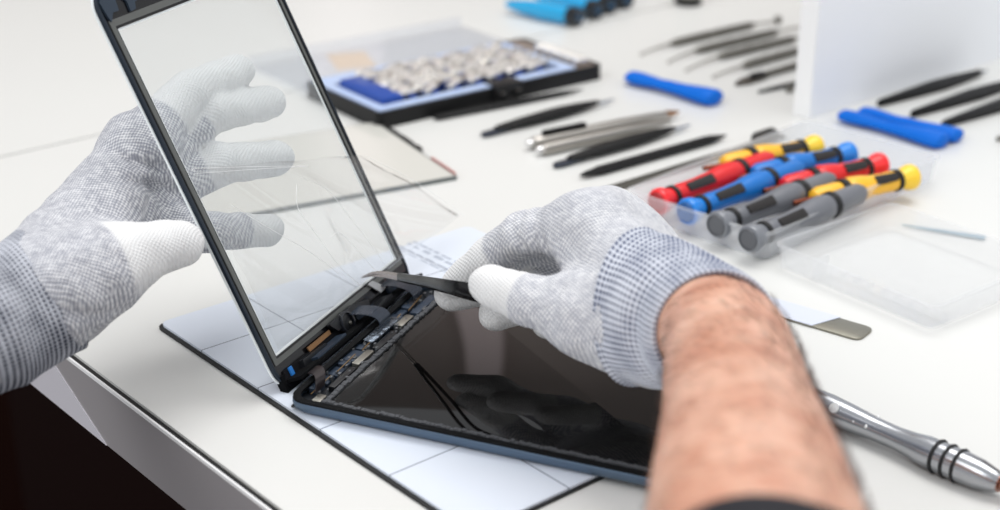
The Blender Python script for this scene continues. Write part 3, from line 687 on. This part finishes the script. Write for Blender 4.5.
for tx in (.104, .112, .120):
    x = tx * L / .150
    part('grip_ring', M_RUBBER, r, lambda bm: lathe(bm, [(x - .0012, R * .9), (x - .0008, R * 1.09), (x, R * 1.14), (x + .0008, R * 1.09), (x + .0012, R * .9)], 28, 0, R * 1.03), 60, 'black rubber ring')
def f(bm):
    for i in range(3):
        for yy, zz in ((-.0052, .0105), (.0050, .0118)):
            x = (.034 + .0095 * i) * L / .15
            bmesh.ops.create_icosphere(bm, subdivisions=2, radius=.0011, matrix=Matrix.Translation((x, yy, zz)))
part('dimples', mat('dimple_bright', (240, 240, 240), .15, 1.0), hd, f, 180, 'small bright dimples')
part('cross_hole', mat('hole_light', (222, 222, 222), .4), hd, lambda bm: bar(bm, (.0205, -.002, R * 1.03 + .002), (.0205, -.0059, R * 1.03 + .0057), .0026, 18), 35, 'pale round cross hole')
part('shaft', mat('shaft_bronze', (150, 110, 96), .22, 1.0), r, lambda bm: (bar(bm, (L * .985, 0, R * 1.03), (L * 1.25, 0, R * 1.03), .0030, 16), bar(bm, (L * .975, 0, R * 1.03), (L * .995, 0, R * 1.03), .0044, 16)), 35, 'bronze shaft')

# ================================================================== PERSON: forearms, gloves
def sdf_seg(P, a, b, ra, rb):
    ab = b - a; t = np.clip(((P - a) @ ab) / max(ab @ ab, 1e-12), 0, 1)
    return np.linalg.norm(P - a - t[..., None] * ab, axis=-1) - (ra + (rb - ra) * t)
def smin(a, b, k):
    h = np.maximum(k - np.abs(a - b), 0) / k; return np.minimum(a, b) - h * h * k / 4
def surface_nets(fn, lo, hi, step):
    n = np.ceil((hi - lo) / step).astype(int) + 1
    ax = [lo[i] + step * np.arange(n[i]) for i in range(3)]
    G = np.stack(np.meshgrid(*ax, indexing='ij'), -1); D = fn(G)
    ins = D < 0
    c = [n[0] - 1, n[1] - 1, n[2] - 1]
    acc = np.zeros(c + [3]); cnt = np.zeros(c)
    corners = [(i, j, k) for i in (0, 1) for j in (0, 1) for k in (0, 1)]
    def sub(A, o): return A[o[0]:o[0] + c[0], o[1]:o[1] + c[1], o[2]:o[2] + c[2]]
    for a in corners:
        for d in range(3):
            if a[d] == 1: continue
            b = list(a); b[d] = 1
            da, db = sub(D, a), sub(D, b); m = (da < 0) != (db < 0)
            t = np.where(m, da / np.where(m, da - db, 1), 0)
            p = np.zeros(c + [3]); 
            for q in range(3): p[..., q] = a[q]
            p[..., d] += t
            acc += p * m[..., None]; cnt += m
    act = cnt > 0; idx = -np.ones(c, int); idx[act] = np.arange(act.sum())
    cell = np.argwhere(act); V = lo + step * (cell + acc[act] / cnt[act][:, None])
    Fs = []
    for d in range(3):
        e = [0, 1, 2]; e.remove(d); u, v = e
        s0 = [slice(None)] * 3; s1 = [slice(None)] * 3; s0[d] = slice(0, n[d] - 1); s1[d] = slice(1, n[d])
        A, B = ins[tuple(s0)], ins[tuple(s1)]; E = np.argwhere(A != B)
        E = E[(E[:, u] > 0) & (E[:, v] > 0) & (E[:, u] < n[u] - 1) & (E[:, v] < n[v] - 1)]
        if len(E) == 0: continue
        def g(du, dv):
            q = E.copy(); q[:, u] += du; q[:, v] += dv; return idx[q[:, 0], q[:, 1], q[:, 2]]
        Q = np.stack([g(-1, -1), g(0, -1), g(0, 0), g(-1, 0)], 1)
        flip = A[tuple(E.T)]
        if d == 1: flip = ~flip
        Q[~flip] = Q[~flip][:, ::-1]
        Fs.append(Q)
    return V, np.concatenate(Fs)
def knit_mat(name, base, dark, scale, rot, strength=.5):
    m = bpy.data.materials.new(name); m.use_nodes = True; nt = m.node_tree; N = nt.nodes; L = nt.links
    b = N['Principled BSDF']; b.inputs['Roughness'].default_value = .85; b.inputs['Specular IOR Level'].default_value = .25
    b.inputs['Sheen Weight'].default_value = .15
    tc = N.new('ShaderNodeTexCoord'); mp = N.new('ShaderNodeMapping'); mp.inputs['Rotation'].default_value = rot
    mp.inputs['Scale'].default_value = (.62, 1.0, 1.0); L.new(tc.outputs['Object'], mp.inputs[0])
    vo = N.new('ShaderNodeTexVoronoi'); vo.inputs['Scale'].default_value = scale; vo.inputs['Randomness'].default_value = .55; L.new(mp.outputs[0], vo.inputs['Vector'])
    no = N.new('ShaderNodeTexNoise'); no.inputs['Scale'].default_value = scale * .45; no.inputs['Detail'].default_value = 3; L.new(mp.outputs[0], no.inputs['Vector'])
    n2 = N.new('ShaderNodeTexNoise'); n2.inputs['Scale'].default_value = 38; n2.inputs['Detail'].default_value = 2; L.new(mp.outputs[0], n2.inputs['Vector'])
    at_ = N.new('ShaderNodeAttribute'); at_.attribute_name = 'coat'
    sp = N.new('ShaderNodeSeparateXYZ'); mq = N.new('ShaderNodeMapping'); mq.inputs['Rotation'].default_value = rot; L.new(tc.outputs['Object'], mq.inputs[0])
    nz = N.new('ShaderNodeTexNoise'); nz.inputs['Scale'].default_value = 60; L.new(tc.outputs['Object'], nz.inputs['Vector'])
    sc_ = N.new('ShaderNodeVectorMath'); sc_.operation = 'MULTIPLY_ADD'; L.new(nz.outputs['Color'], sc_.inputs[0]); sc_.inputs[1].default_value = (.003, .003, .003); L.new(mq.outputs[0], sc_.inputs[2])
    L.new(sc_.outputs[0], sp.inputs[0])
    def mth(op, a, c=None, v=None, cl=False):
        x = N.new('ShaderNodeMath'); x.operation = op; x.use_clamp = cl; L.new(a, x.inputs[0])
        if c is not None: L.new(c, x.inputs[1])
        if v is not None: x.inputs[1].default_value = v
        return x.outputs[0]
    yz = mth('ADD', sp.outputs[1], mth('MULTIPLY', sp.outputs[2], v=.75))
    sx_ = mth('SINE', mth('MULTIPLY', sp.outputs[0], v=2 * PI / .0025)); sy_ = mth('SINE', mth('MULTIPLY', yz, v=2 * PI / .0023))
    st = mth('MULTIPLY', mth('ADD', mth('MULTIPLY', sx_, sy_), v=1.0), v=.55)
    d = mth('ADD', mth('MULTIPLY', vo.outputs['Distance'], v=.4), st)
    e = mth('MULTIPLY', no.outputs['Fac'], v=1.3)
    g_ = mth('ADD', d, e); g_ = mth('ADD', g_, mth('MULTIPLY', n2.outputs['Fac'], v=.35)); g_ = mth('SUBTRACT', g_, v=1.0, ); g_ = mth('MULTIPLY', g_, v=1.15, cl=True)
    inv = N.new('ShaderNodeMath'); inv.operation = 'MULTIPLY_ADD'; L.new(at_.outputs['Fac'], inv.inputs[0]); inv.inputs[1].default_value = -.82; inv.inputs[2].default_value = 1
    g_ = mth('MULTIPLY', g_, inv.outputs[0])
    mx = N.new('ShaderNodeMix'); mx.data_type = 'RGBA'; L.new(g_, mx.inputs[0]); mx.inputs[6].default_value = lin(base); mx.inputs[7].default_value = lin(dark)
    m2 = N.new('ShaderNodeMix'); m2.data_type = 'RGBA'; L.new(at_.outputs['Fac'], m2.inputs[0]); L.new(mx.outputs[2], m2.inputs[6]); m2.inputs[7].default_value = lin((232, 232, 230))
    # keep stitches visible on the coating
    m3 = N.new('ShaderNodeMix'); m3.data_type = 'RGBA'; m3.inputs[0].default_value = .55; L.new(mx.outputs[2], m3.inputs[6]); L.new(m2.outputs[2], m3.inputs[7])
    L.new(m3.outputs[2], b.inputs['Base Color'])
    bp = N.new('ShaderNodeBump'); bp.inputs['Strength'].default_value = strength; bp.inputs['Distance'].default_value = .0008; bp.invert = True
    L.new(st, bp.inputs['Height']); L.new(bp.outputs[0], b.inputs['Normal'])
    return m
def rib_mat(name, base, dark, nu, nv):
    m = bpy.data.materials.new(name); m.use_nodes = True; nt = m.node_tree; N = nt.nodes; L = nt.links
    b = N['Principled BSDF']; b.inputs['Roughness'].default_value = .88; b.inputs['Specular IOR Level'].default_value = .2
    tc = N.new('ShaderNodeTexCoord'); sx = N.new('ShaderNodeSeparateXYZ'); L.new(tc.outputs['UV'], sx.inputs[0])
    def wave(s, k, ph=0):
        a = N.new('ShaderNodeMath'); a.operation = 'MULTIPLY_ADD'; L.new(s, a.inputs[0]); a.inputs[1].default_value = 2 * PI * k; a.inputs[2].default_value = ph
        c = N.new('ShaderNodeMath'); c.operation = 'SINE'; L.new(a.outputs[0], c.inputs[0])
        d = N.new('ShaderNodeMath'); d.operation = 'MULTIPLY_ADD'; L.new(c.outputs[0], d.inputs[0]); d.inputs[1].default_value = .5; d.inputs[2].default_value = .5
        return d.outputs[0]
    wu, wv = wave(sx.outputs[0], nu), wave(sx.outputs[1], nv)
    no = N.new('ShaderNodeTexNoise'); no.inputs['Scale'].default_value = 70; L.new(tc.outputs['Object'], no.inputs['Vector'])
    mu = N.new('ShaderNodeMath'); mu.operation = 'MULTIPLY'; L.new(wu, mu.inputs[0]); L.new(wv, mu.inputs[1])
    k = N.new('ShaderNodeMath'); k.operation = 'MULTIPLY_ADD'; L.new(no.outputs['Fac'], k.inputs[0]); k.inputs[1].default_value = 1.1; k.inputs[2].default_value = -.42
    s = N.new('ShaderNodeMath'); s.operation = 'ADD'; s.use_clamp = True; L.new(mu.outputs[0], s.inputs[0]); L.new(k.outputs[0], s.inputs[1])
    mx = N.new('ShaderNodeMix'); mx.data_type = 'RGBA'; L.new(s.outputs[0], mx.inputs[0]); mx.inputs[6].default_value = lin(base); mx.inputs[7].default_value = lin(dark)
    L.new(mx.outputs[2], b.inputs['Base Color'])
    bp = N.new('ShaderNodeBump'); bp.inputs['Strength'].default_value = .8; bp.inputs['Distance'].default_value = .001; bp.invert = True
    L.new(mu.outputs[0], bp.inputs['Height']); L.new(bp.outputs[0], b.inputs['Normal'])
    return m
VR, VU, VF = np.array([1, 0, 0.]), np.array([0, SP, CP]), np.array([0, CP, -SP])
person = empty('person', (0.09, .45, .0)); tag(person, 'person working with both hands in grey knit gloves, one bare forearm showing', 'person')
PIv = Matrix.Translation(-Vector(person.location))
def glove(name, palm, fingers, coats, grooves, k=.010, step=.0015, m=None, wr=.0005):
    """palm: list of (a, b, ra, rb); fingers: list of point/radius chains"""
    pts = [p for s in palm for p in s[:2]] + [p for f_ in fingers for p, r in f_]
    lo = np.min(pts, 0) - .045; hi = np.max(pts, 0) + .045
    def fn(P):
        base = None
        for a, b, ra, rb in palm:
            q = sdf_seg(P, a, b, ra, rb); base = q if base is None else smin(base, q, .014)
        out = base
        for ch in fingers:
            c_ = None
            for (a, ra), (b, rb) in zip(ch[:-1], ch[1:]):
                q = sdf_seg(P, a, b, ra, rb); c_ = q if c_ is None else smin(c_, q, .003)
            out = np.minimum(out, smin(base, c_, k))
        for c, nrm, w, dep, R in grooves:
            v = P - c; out = out + dep * np.exp(-((v @ nrm) / w) ** 2) * np.exp(-(v * v).sum(-1) / R ** 2)
        x, y, z = P[..., 0], P[..., 1], P[..., 2]
        out = out + wr * (np.sin(x * 210 + 2.1 * np.sin(y * 95)) * np.sin(z * 180 + y * 130) + .6 * np.sin(y * 330 + x * 120) * np.sin(z * 260))
        return out
    V, Q = surface_nets(fn, lo, hi, step)
    off = np.array(person.location); me = bpy.data.meshes.new(name)
    me.from_pydata((V - off).tolist(), [], Q.tolist()); me.update()
    bm = bmesh.new(); bm.from_mesh(me); bmesh.ops.recalc_face_normals(bm, faces=bm.faces)
    for _ in range(2): bmesh.ops.smooth_vert(bm, verts=bm.verts, factor=.5, use_axis_x=True, use_axis_y=True, use_axis_z=True)
    bm.to_mesh(me); bm.free()
    for p in me.polygons: p.use_smooth = True
    co = np.array([v.co[:] for v in me.vertices]) + off; w = np.zeros(len(co))
    for ch, ln in coats:
        (b, rb), (a2, ra) = ch[-1], ch[-2]
        chain = [(b, rb)] + [q for q in ch[-2::-1]]; rem = ln
        for (p, rp), (q, rq) in zip(chain[:-1], chain[1:]):
            if rem <= 0: break
            L_ = np.linalg.norm(q - p); t1 = min(1, rem / L_); e = p + (q - p) * t1; dd = (q - p) / L_
            d = sdf_seg(co, p, e, rp, rp + (rq - rp) * t1); along = (co - p) @ dd
            w = np.maximum(w, np.clip((.0035 - d) / .002, 0, 1) * np.clip((rem - along) / .002, 0, 1)); rem -= L_
    a = me.attributes.new('coat', 'FLOAT', 'POINT'); a.data.foreach_set('value', w)
    return link(name, me, m, person)
def ring3(c, ax, up, r1, r2, n=96, fn=None):
    ax = ax / np.linalg.norm(ax); u = up - ax * (up @ ax); u /= np.linalg.norm(u); v = np.cross(ax, u)
    off = np.array(person.location); o = []
    for k in range(n):
        t = 2 * PI * k / n; s = 1 + (fn(t) if fn else 0)
        o.append(Vector(c + u * math.cos(t) * r1 * s + v * math.sin(t) * r2 * s - off))
    return o
# ---------------- right hand
RK = .93
def D(x, y, d): return dp(x, y, d * RK)
iT, iD, iP, iM = D(456, 283, .886), D(489, 258, .872), D(524, 234, .852), D(590, 227, .828)
mT, mD, mP, mM = D(450, 295, .903), D(486, 286, .902), D(532, 250, .888), D(606, 228, .850)
rT, rD, rP, rM = D(497, 313, .878), D(526, 300, .880), D(566, 266, .885), D(632, 246, .858)
kT, kP, kM = D(548, 322, .862), D(602, 292, .872), D(652, 270, .852)
tT, tI, tM, tC = D(490, 285, .828), D(530, 300, .815), D(586, 314, .802), D(645, 325, .790)
W0 = D(655, 312, .795)
palm = [(iM, D(645, 290, .80), .0165, .026), (mM, D(650, 300, .81), .0170, .027), (rM, D(655, 305, .82), .0165, .027), (kM, D(660, 312, .82), .015, .026),
        (iM, mM, .017, .017), (mM, rM, .017, .0165), (rM, kM, .0165, .015), (tM, W0, .020, .0295), (D(604, 322, .812), D(660, 335, .80), .021, .026), (W0, D(672, 318, .785), .0295, .0295),
        (D(600, 265, .83), D(640, 300, .82), .018, .024)]
palm = [(a, b, ra * RK, rb * RK) for a, b, ra, rb in palm]
fingers = [[(iM, .0165), (iP, .0125), (iD, .0116), (iT, .0090)], [(mM, .016), (mP, .0125), (mD, .0116), (mT, .0094)],
           [(rM, .016), (rP, .0125), (rD, .0118), (rT, .0108)], [(kM, .014), (kP, .0115), (kT, .0095)], [(tC, .026), (tM, .0175), (tI, .0138), (tT, .0112)]]
fingers = [[(p, r * RK) for p, r in c] for c in fingers]
def unit(v): return v / np.linalg.norm(v)
gro = [(D(512, 232, .84), unit(iP - iD), .0016, .0022, .016), (D(535, 238, .835), unit(iM - iP), .0018, .0030, .018), (D(520, 228, .84), unit(iM - iP), .0014, .0018, .016),
       (D(545, 250, .83), unit(iM - iP + .4 * (iP - iD)), .002, .0028, .016), (D(556, 300, .79), unit(tM - tI), .0014, .0016, .02), (D(640, 330, .76), unit(W0 - tM), .003, .0012, .03)]
kn = knit_mat('knit_glove', (242, 242, 243), (176, 178, 187), 760, (.2, .1, .5))
g1 = glove('glove', palm, fingers, [(fingers[0], .034), (fingers[1], .034), (fingers[2], .030), (fingers[3], .03), (fingers[4], .020)], gro, m=kn)
RB = rib_mat('knit_cuff', (214, 218, 228), (84, 94, 124), 72, 20)
def cuff(keys, nm='cuff', parent=None, fold=None, nr=10, nn=150, ribs=72):
    """keys: rows of centre(3), axis(3), r1, r2"""
    S = spline(keys, nr); rings = []
    for i, q in enumerate(S):
        v = i / (len(S) - 1)
        fn = lambda t: .008 * math.cos(ribs * t) + .014 * math.sin(3 * t + 9 * v) + (fold(v, t) if fold else 0)
        rings.append(ring3(q[:3], q[3:6], VU, q[6], q[7], nn * 2, fn))
    # turn the rim inward so the cuff has thickness and an inside
    last = S[-1]
    for dr, back in ((-.0010, .0006), (-.0022, -.0004), (-.0026, -.004), (-.003, -.012)):
        rings.append(ring3(last[:3] + unit(last[3:6]) * back, last[3:6], VU, last[6] + dr, last[7] + dr, nn * 2))
    bm = bmesh.new(); loft(bm, rings, cap=False, uv=True)
    me = finish(bm, 180); return link(nm, me, RB, parent)
axs = lambda r, u, f_: VR * r + VU * u + VF * f_
def key(c, ax, r1, r2): return list(c) + list(unit(ax)) + [r1, r2]
fold = lambda v, t: -.07 * math.exp(-((v - .72) / .10) ** 2) * (.5 - .5 * math.sin(t + 2.6)) + .05 * math.exp(-((v - .05) / .05) ** 2)
cf = cuff([key(D(638, 307, .803), axs(.70, -.05, -.66), .0395 * RK, .0362 * RK), key(D(662, 313, .789), axs(.60, -.1, -.75), .0386 * RK, .0360 * RK),
           key(D(690, 322, .769), axs(.35, -.2, -.9), .0352 * RK, .0335 * RK), key(D(716, 333, .748), axs(-.02, -.3, -.95), .0322 * RK, .0308 * RK)], fold=fold)
cf.parent = g1
# ---------------- forearms (one body mesh)
M_SKIN = bpy.data.materials.new('skin'); M_SKIN.use_nodes = True
def skin_nodes(m):
    nt = m.node_tree; N = nt.nodes; L = nt.links; b = N['Principled BSDF']
    b.inputs['Roughness'].default_value = .5; b.inputs['Subsurface Weight'].default_value = .15; b.inputs['Subsurface Radius'].default_value = (.008, .003, .0015); b.inputs['Subsurface Scale'].default_value = 1
    tc = N.new('ShaderNodeTexCoord')
    n1 = N.new('ShaderNodeTexNoise'); n1.inputs['Scale'].default_value = 34; n1.inputs['Detail'].default_value = 5; L.new(tc.outputs['Object'], n1.inputs['Vector'])
    mp = N.new('ShaderNodeMapping'); mp.inputs['Scale'].default_value = (40, 160, 120); mp.inputs['Rotation'].default_value = (0, 0, .5); L.new(tc.outputs['Object'], mp.inputs[0])
    n2 = N.new('ShaderNodeTexNoise'); n2.inputs['Scale'].default_value = 1.5; n2.inputs['Detail'].default_value = 3; L.new(mp.outputs[0], n2.inputs['Vector'])
    r = N.new('ShaderNodeValToRGB'); L.new(n1.outputs['Fac'], r.inputs[0])
    r.color_ramp.elements[0].position = .3; r.color_ramp.elements[0].color = lin((200, 144, 119)); r.color_ramp.elements[1].position = .72; r.color_ramp.elements[1].color = lin((232, 189, 166))
    mx = N.new('ShaderNodeMix'); mx.data_type = 'RGBA'; mx.blend_type = 'MULTIPLY'; mx.inputs[0].default_value = .5
    r2 = N.new('ShaderNodeValToRGB'); L.new(n2.outputs['Fac'], r2.inputs[0]); r2.color_ramp.elements[0].position = .36; r2.color_ramp.elements[0].color = lin((222, 186, 170)); r2.color_ramp.elements[1].position = .55; r2.color_ramp.elements[1].color = (1, 1, 1, 1)
    L.new(r.outputs[0], mx.inputs[6]); L.new(r2.outputs[0], mx.inputs[7]); L.new(mx.outputs[2], b.inputs['Base Color'])
    bp = N.new('ShaderNodeBump'); bp.inputs['Strength'].default_value = .35; bp.inputs['Distance'].default_value = .001; L.new(n2.outputs['Fac'], bp.inputs['Height']); L.new(bp.outputs[0], b.inputs['Normal'])
skin_nodes(M_SKIN)
armk = [(D(676, 314, .795), .022, .022), (D(722, 338, .735), .0290, .0285), (D(733, 375, .690), .0312, .0315), (D(739, 410, .650), .0320, .0325), (D(746, 450, .610), .0342, .0352),
        (D(752, 500, .570), .0370, .0385), (D(760, 570, .530), .040, .0415), (D(770, 660, .490), .043, .045), (D(785, 800, .440), .046, .048), (D(800, 960, .400), .048, .050)]
def arm_keys(a):
    o = []
    for i, (c, r1, r2) in enumerate(a):
        ax = a[min(i + 1, len(a) - 1)][0] - a[max(i - 1, 0)][0]; o.append(key(c, ax, r1, r2))
    return o
armk = [(c, a_ * RK, b_ * RK) for c, a_, b_ in armk]
AK = arm_keys(armk); AK[0][3:6] = list(unit(axs(.6, -.1, -.75)))
bm = bmesh.new()
SA = spline(AK, 8)
loft(bm, [ring3(q[:3], q[3:6], VU, q[6], q[7], 64, lambda t: .02 * math.sin(2 * t + .5)) for q in SA])
D = dp
larm = [(D(44, 284, .766), .020, .022), (D(-6, 319, .733), .025, .025), (D(-60, 352, .700), .0265, .0265), (D(-140, 430, .640), .034, .034), (D(-260, 520, .57), .038, .038)]
body = link('forearm', finish(bm, 180), M_SKIN, person)
bm = bmesh.new()
SL = spline(arm_keys(larm), 8)
loft(bm, [ring3(q[:3], q[3:6], VU, q[6], q[7], 48) for q in SL])
link('forearm', finish(bm, 180), M_SKIN, person)
# hair of the right forearm
rr = random.Random(21); bm = bmesh.new(); off = np.array(person.location)
for i in range(2600):
    q = SA[int(8 + rr.random() * 40)] if rr.random() < 2 else None
    j = rr.uniform(8, 52); i0 = int(j); fr = j - i0; q = SA[i0] * (1 - fr) + SA[min(i0 + 1, len(SA) - 1)] * fr
    ax = unit(q[3:6]); u = unit(VU - ax * (VU @ ax)); v = np.cross(ax, u); t = rr.gauss(-1.9, .8) if rr.random() < .35 else rr.uniform(0, 2 * PI)
    nrm = u * math.cos(t) + v * math.sin(t); tan = -u * math.sin(t) + v * math.cos(t); p = q[:3] + u * math.cos(t) * q[6] * .998 + v * math.sin(t) * q[7] * .998
    l = rr.uniform(.004, .011); sgn = 1 if rr.random() < .5 else 1
    dr = unit(nrm * .35 + tan * rr.uniform(.5, 1.0) - ax * rr.uniform(.2, .8)); r0 = .00009
    pts_ = [p, p + dr * l * .5, p + dr * l * .95 - nrm * l * .22]
    s1 = unit(np.cross(dr, nrm)); s2 = np.cross(dr, s1); vs = []
    for kk, pp in enumerate(pts_):
        w = r0 * (1, .8, .2)[kk]; vs.append([bm.verts.new(pp + s1 * w * a_ + s2 * w * b_ - off) for a_, b_ in ((1, 0), (-.5, .87), (-.5, -.87))])
    for kk in (0, 1):
        for e in range(3): bm.faces.new((vs[kk][e], vs[kk][(e + 1) % 3], vs[kk + 1][(e + 1) % 3], vs[kk + 1][e]))
hair = link('arm_hair', finish(bm, 180), mat('hair_brown', (70, 44, 32), .5), person); tag(hair, kind='stuff')
# black sleeve
sk = [(dp(763, 606, .514 * RK), .0445, .0455), (dp(770, 665, .488 * RK), .046, .048), (dp(785, 800, .440 * RK), .050, .052), (dp(800, 960, .400 * RK), .053, .055)]
sk = [(c, a_ * RK, b_ * RK) for c, a_, b_ in sk]
SS = spline(arm_keys(sk), 6); bm = bmesh.new()
first = SS[0]; rings = [ring3(first[:3] + unit(first[3:6]) * .006, first[3:6], VU, first[6] - .003, first[7] - .003, 64), ring3(first[:3], first[3:6], VU, first[6] - .0015, first[7] - .0015, 64)]
rings += [ring3(q[:3], q[3:6], VU, q[6], q[7], 64, lambda t: .012 * math.sin(5 * t)) for q in SS]
loft(bm, rings, cap=False)
link('sleeve', finish(bm, 180), mat('sleeve_black', (20, 20, 28), .8, bump=.4, bscale=900), person)

# ---------------- left hand
def onb(px, py, z):
    r = ray(px, py); o = P1 + nn * z; k = ((o - CAM) @ nn) / (r @ nn); return CAM + r * k
LiT, LiP, LiM = onb(237, 71, -.0130), onb(188, 92, -.0150), D(138, 150, .824)
LmT, LmP, LmM = onb(269, 102, -.0135), onb(210, 113, -.0155), D(142, 174, .838)
LrT, LrP, LrM = onb(276, 158, -.0140), onb(220, 164, -.0170), D(140, 200, .842)
LkT, LkP, LkM = onb(268, 230, -.0140), onb(214, 232, -.0170), D(138, 228, .835)
LtT, LtI, LtM, LtC = D(180, 243, .786), D(134, 254, .773), D(94, 270, .762), D(60, 285, .755)
LW = D(54, 284, .772)
palmL = [(LiM, D(68, 256, .785), .0165, .0225), (LmM, D(68, 264, .79), .016, .0235), (LrM, D(68, 272, .79), .016, .024), (LkM, D(68, 280, .79), .016, .025),
         (LiM, LmM, .0165, .016), (LmM, LrM, .016, .016), (LrM, LkM, .016, .016), (D(112, 275, .770), D(60, 290, .762), .0165, .027), (LW, D(42, 294, .762), .0288, .0288), (D(104, 208, .81), D(74, 250, .79), .019, .022)]
fingL = [[(LiM, .0165), (LiP, .0112), (LiT, .0098)], [(LmM, .0155), (LmP, .0116), (LmT, .0100)], [(LrM, .015), (LrP, .0118), (LrT, .0104)], [(LkM, .014), (LkP, .0108), (LkT, .0092)],
         [(LtC, .024), (LtM, .0212), (LtI, .0160), (LtT, .0122)]]
groL = [(D(150, 168, .80), unit(np.array([.35, .2, .9])), .0022, .0050, .020), (D(160, 192, .81), unit(np.array([.5, .2, .8])), .0022, .0050, .020), (D(150, 205, .80), unit(np.array([.9, .2, -.3])), .0018, .0030, .018), (D(118, 262, .755), unit(LtI - LtM), .0012, .0018, .018), (D(142, 180, .815), unit(LmP - LmM), .0016, .0025, .018), (D(155, 165, .81), unit(LiP - LiM), .0014, .002, .014), (D(70, 315, .735), unit(LtM - LW + np.array([0, 0, .02])), .003, .0018, .03)]
kn2 = knit_mat('knit_glove_left', (238, 238, 240), (158, 160, 170), 760, (.1, .3, -.7))
g2 = glove('glove', palmL, fingL, [(fingL[0], .066), (fingL[1], .060), (fingL[2], .056), (fingL[3], .022), (fingL[4], .036)], groL, m=kn2)
foldL = lambda v, t: -.08 * math.exp(-((v - .42) / .07) ** 2) * (.5 + .5 * math.sin(t + 1.0)) + .05 * math.exp(-((v - .62) / .1) ** 2)
RB2 = RB; 
cl = cuff([key(D(52, 290, .768), axs(-.72, -.45, -.45), .0335, .0325), key(D(22, 308, .750), axs(-.74, -.40, -.5), .0318, .0312), key(D(-8, 325, .731), axs(-.76, -.38, -.5), .031, .031), key(D(-50, 346, .708), axs(-.78, -.36, -.5), .030, .030)], fold=foldL, ribs=84)
cl.parent = g2
cl.data.materials[0] = rib_mat('knit_cuff_left', (194, 197, 206), (44, 50, 66), 84, 25)

# ---------------- tweezers in the right hand
tz = [D(362, 277.5, .912), D(372, 274.5, .900), D(385, 274.5, .884), D(400, 277.5, .865), D(430, 283, .826), D(462, 290, .790), D(510, 300, .776), D(548, 310, .766)]
TZM = Matrix.Translation(Vector(tz[0])); twz = empty('tweezers', None, mtx=TZM); tag(twz, 'black curved precision tweezers held in the right glove with steel tips', 'tweezers')
tloc = [Vector(p) - Vector(tz[0]) for p in tz]
def leaf(bm, pts, w, th, side):
    """flat springy arm: width w vertical in view, thickness th"""
    rings = []
    for i, p in enumerate(pts):
        d = (pts[min(i + 1, len(pts) - 1)] - pts[max(i - 1, 0)]).normalized(); up = Vector(VU); up = (up - d * up.dot(d)).normalized(); sd = d.cross(up)
        c = p + sd * side[i] ; ww, tt = w[i] / 2, th / 2
        rings.append([c + up * ww * a + sd * tt * b for a, b in ((-1, -.6), (-.6, -1), (.6, -1), (1, -.6), (1, .6), (.6, 1), (-.6, 1), (-1, .6))])
    loft(bm, rings)
P_ = [Vector(x) for x in spline([list(p) for p in tloc[3:]], 6)]
n_ = len(P_)
wd = [.0044 + .0034 * min(1, i / (n_ * .5)) for i in range(n_)]
for sgn in (1, -1):
    part('arm', M_BLACKG if sgn < 0 else mat('tweezer_black', (9, 9, 11), .16, spec=.4), twz, lambda bm: leaf(bm, [p + Vector(VU) * sgn * (.0002 + .0008 * min(1, i / 14)) for i, p in enumerate(P_)], wd, .0024, [sgn * (.0007 + .0022 * math.sin(PI * min(1, i / n_ * 1.2))) for i in range(n_)]), 50)
T_ = [Vector(x) for x in spline([list(p) for p in tloc[:5]], 5)]
for sgn in (1, -1):
    m_ = len(T_)
    part('tip', mat('tip_rose_steel', (170, 160, 156), .25, 1.0), twz, lambda bm: leaf(bm, [p + Vector(VU) * sgn * .0009 * min(1, i / 8) for i, p in enumerate(T_[:17])], [.0006 + .0026 * (i / 16) for i in range(17)], .0009, [sgn * (.0003 + .0008 * i / m_) for i in range(17)]), 50, 'steel curved tip')

# ================================================================== LIGHT, WORLD, CAMERA
w = bpy.data.worlds.new('world'); SC.world = w; w.use_nodes = True
w.node_tree.nodes['Background'].inputs[0].default_value = (.95, .97, 1.0, 1); w.node_tree.nodes['Background'].inputs[1].default_value = .72
def area(name, loc, target, sx, sy, power, col=(1, 1, 1)):
    l = bpy.data.lights.new(name, 'AREA'); l.shape = 'RECTANGLE'; l.size = sx; l.size_y = sy; l.energy = power; l.color = col
    o = bpy.data.objects.new(name, l); COL.objects.link(o); o.location = loc
    o.rotation_euler = (Vector(target) - Vector(loc)).to_track_quat('-Z', 'Y').to_euler(); return o
area('ceiling_softbox', (.5, 1.5, 2.2), (0, .9, 0), 1.6, 1.2, 33, (1, .985, .965))
area('right_fill', (1.5, -.5, 1.5), (.1, .9, .1), 1.0, 1.0, 4, (1, 1, 1))  # weak unseen fill, added to brighten the board and glove fronts
area('left_fill', (-1.3, -.2, 1.6), (-.05, .7, .05), 1.2, 1.2, 18, (1, 1, 1))  # unseen fill from the left, added to lift the front of the desk
SC.view_settings.view_transform = 'Standard'; SC.view_settings.look = 'None'; SC.view_settings.gamma = 1; SC.view_settings.use_curve_mapping = False
SC.view_settings.exposure = 0.0
cam = bpy.data.cameras.new('camera'); co = bpy.data.objects.new('camera', cam); COL.objects.link(co)
co.location = (0, 0, HH); co.rotation_euler = (PI / 2 - PITCH, 0, 0)
cam.sensor_fit = 'HORIZONTAL'; cam.sensor_width = 36; cam.lens = 36 * F / 1000; cam.clip_start = .01; cam.clip_end = 50
cam.dof.use_dof = True; cam.dof.focus_distance = .84; cam.dof.aperture_fstop = 5.2
SC.camera = co
SC.cycles.max_bounces = 12; SC.cycles.transparent_max_bounces = 24
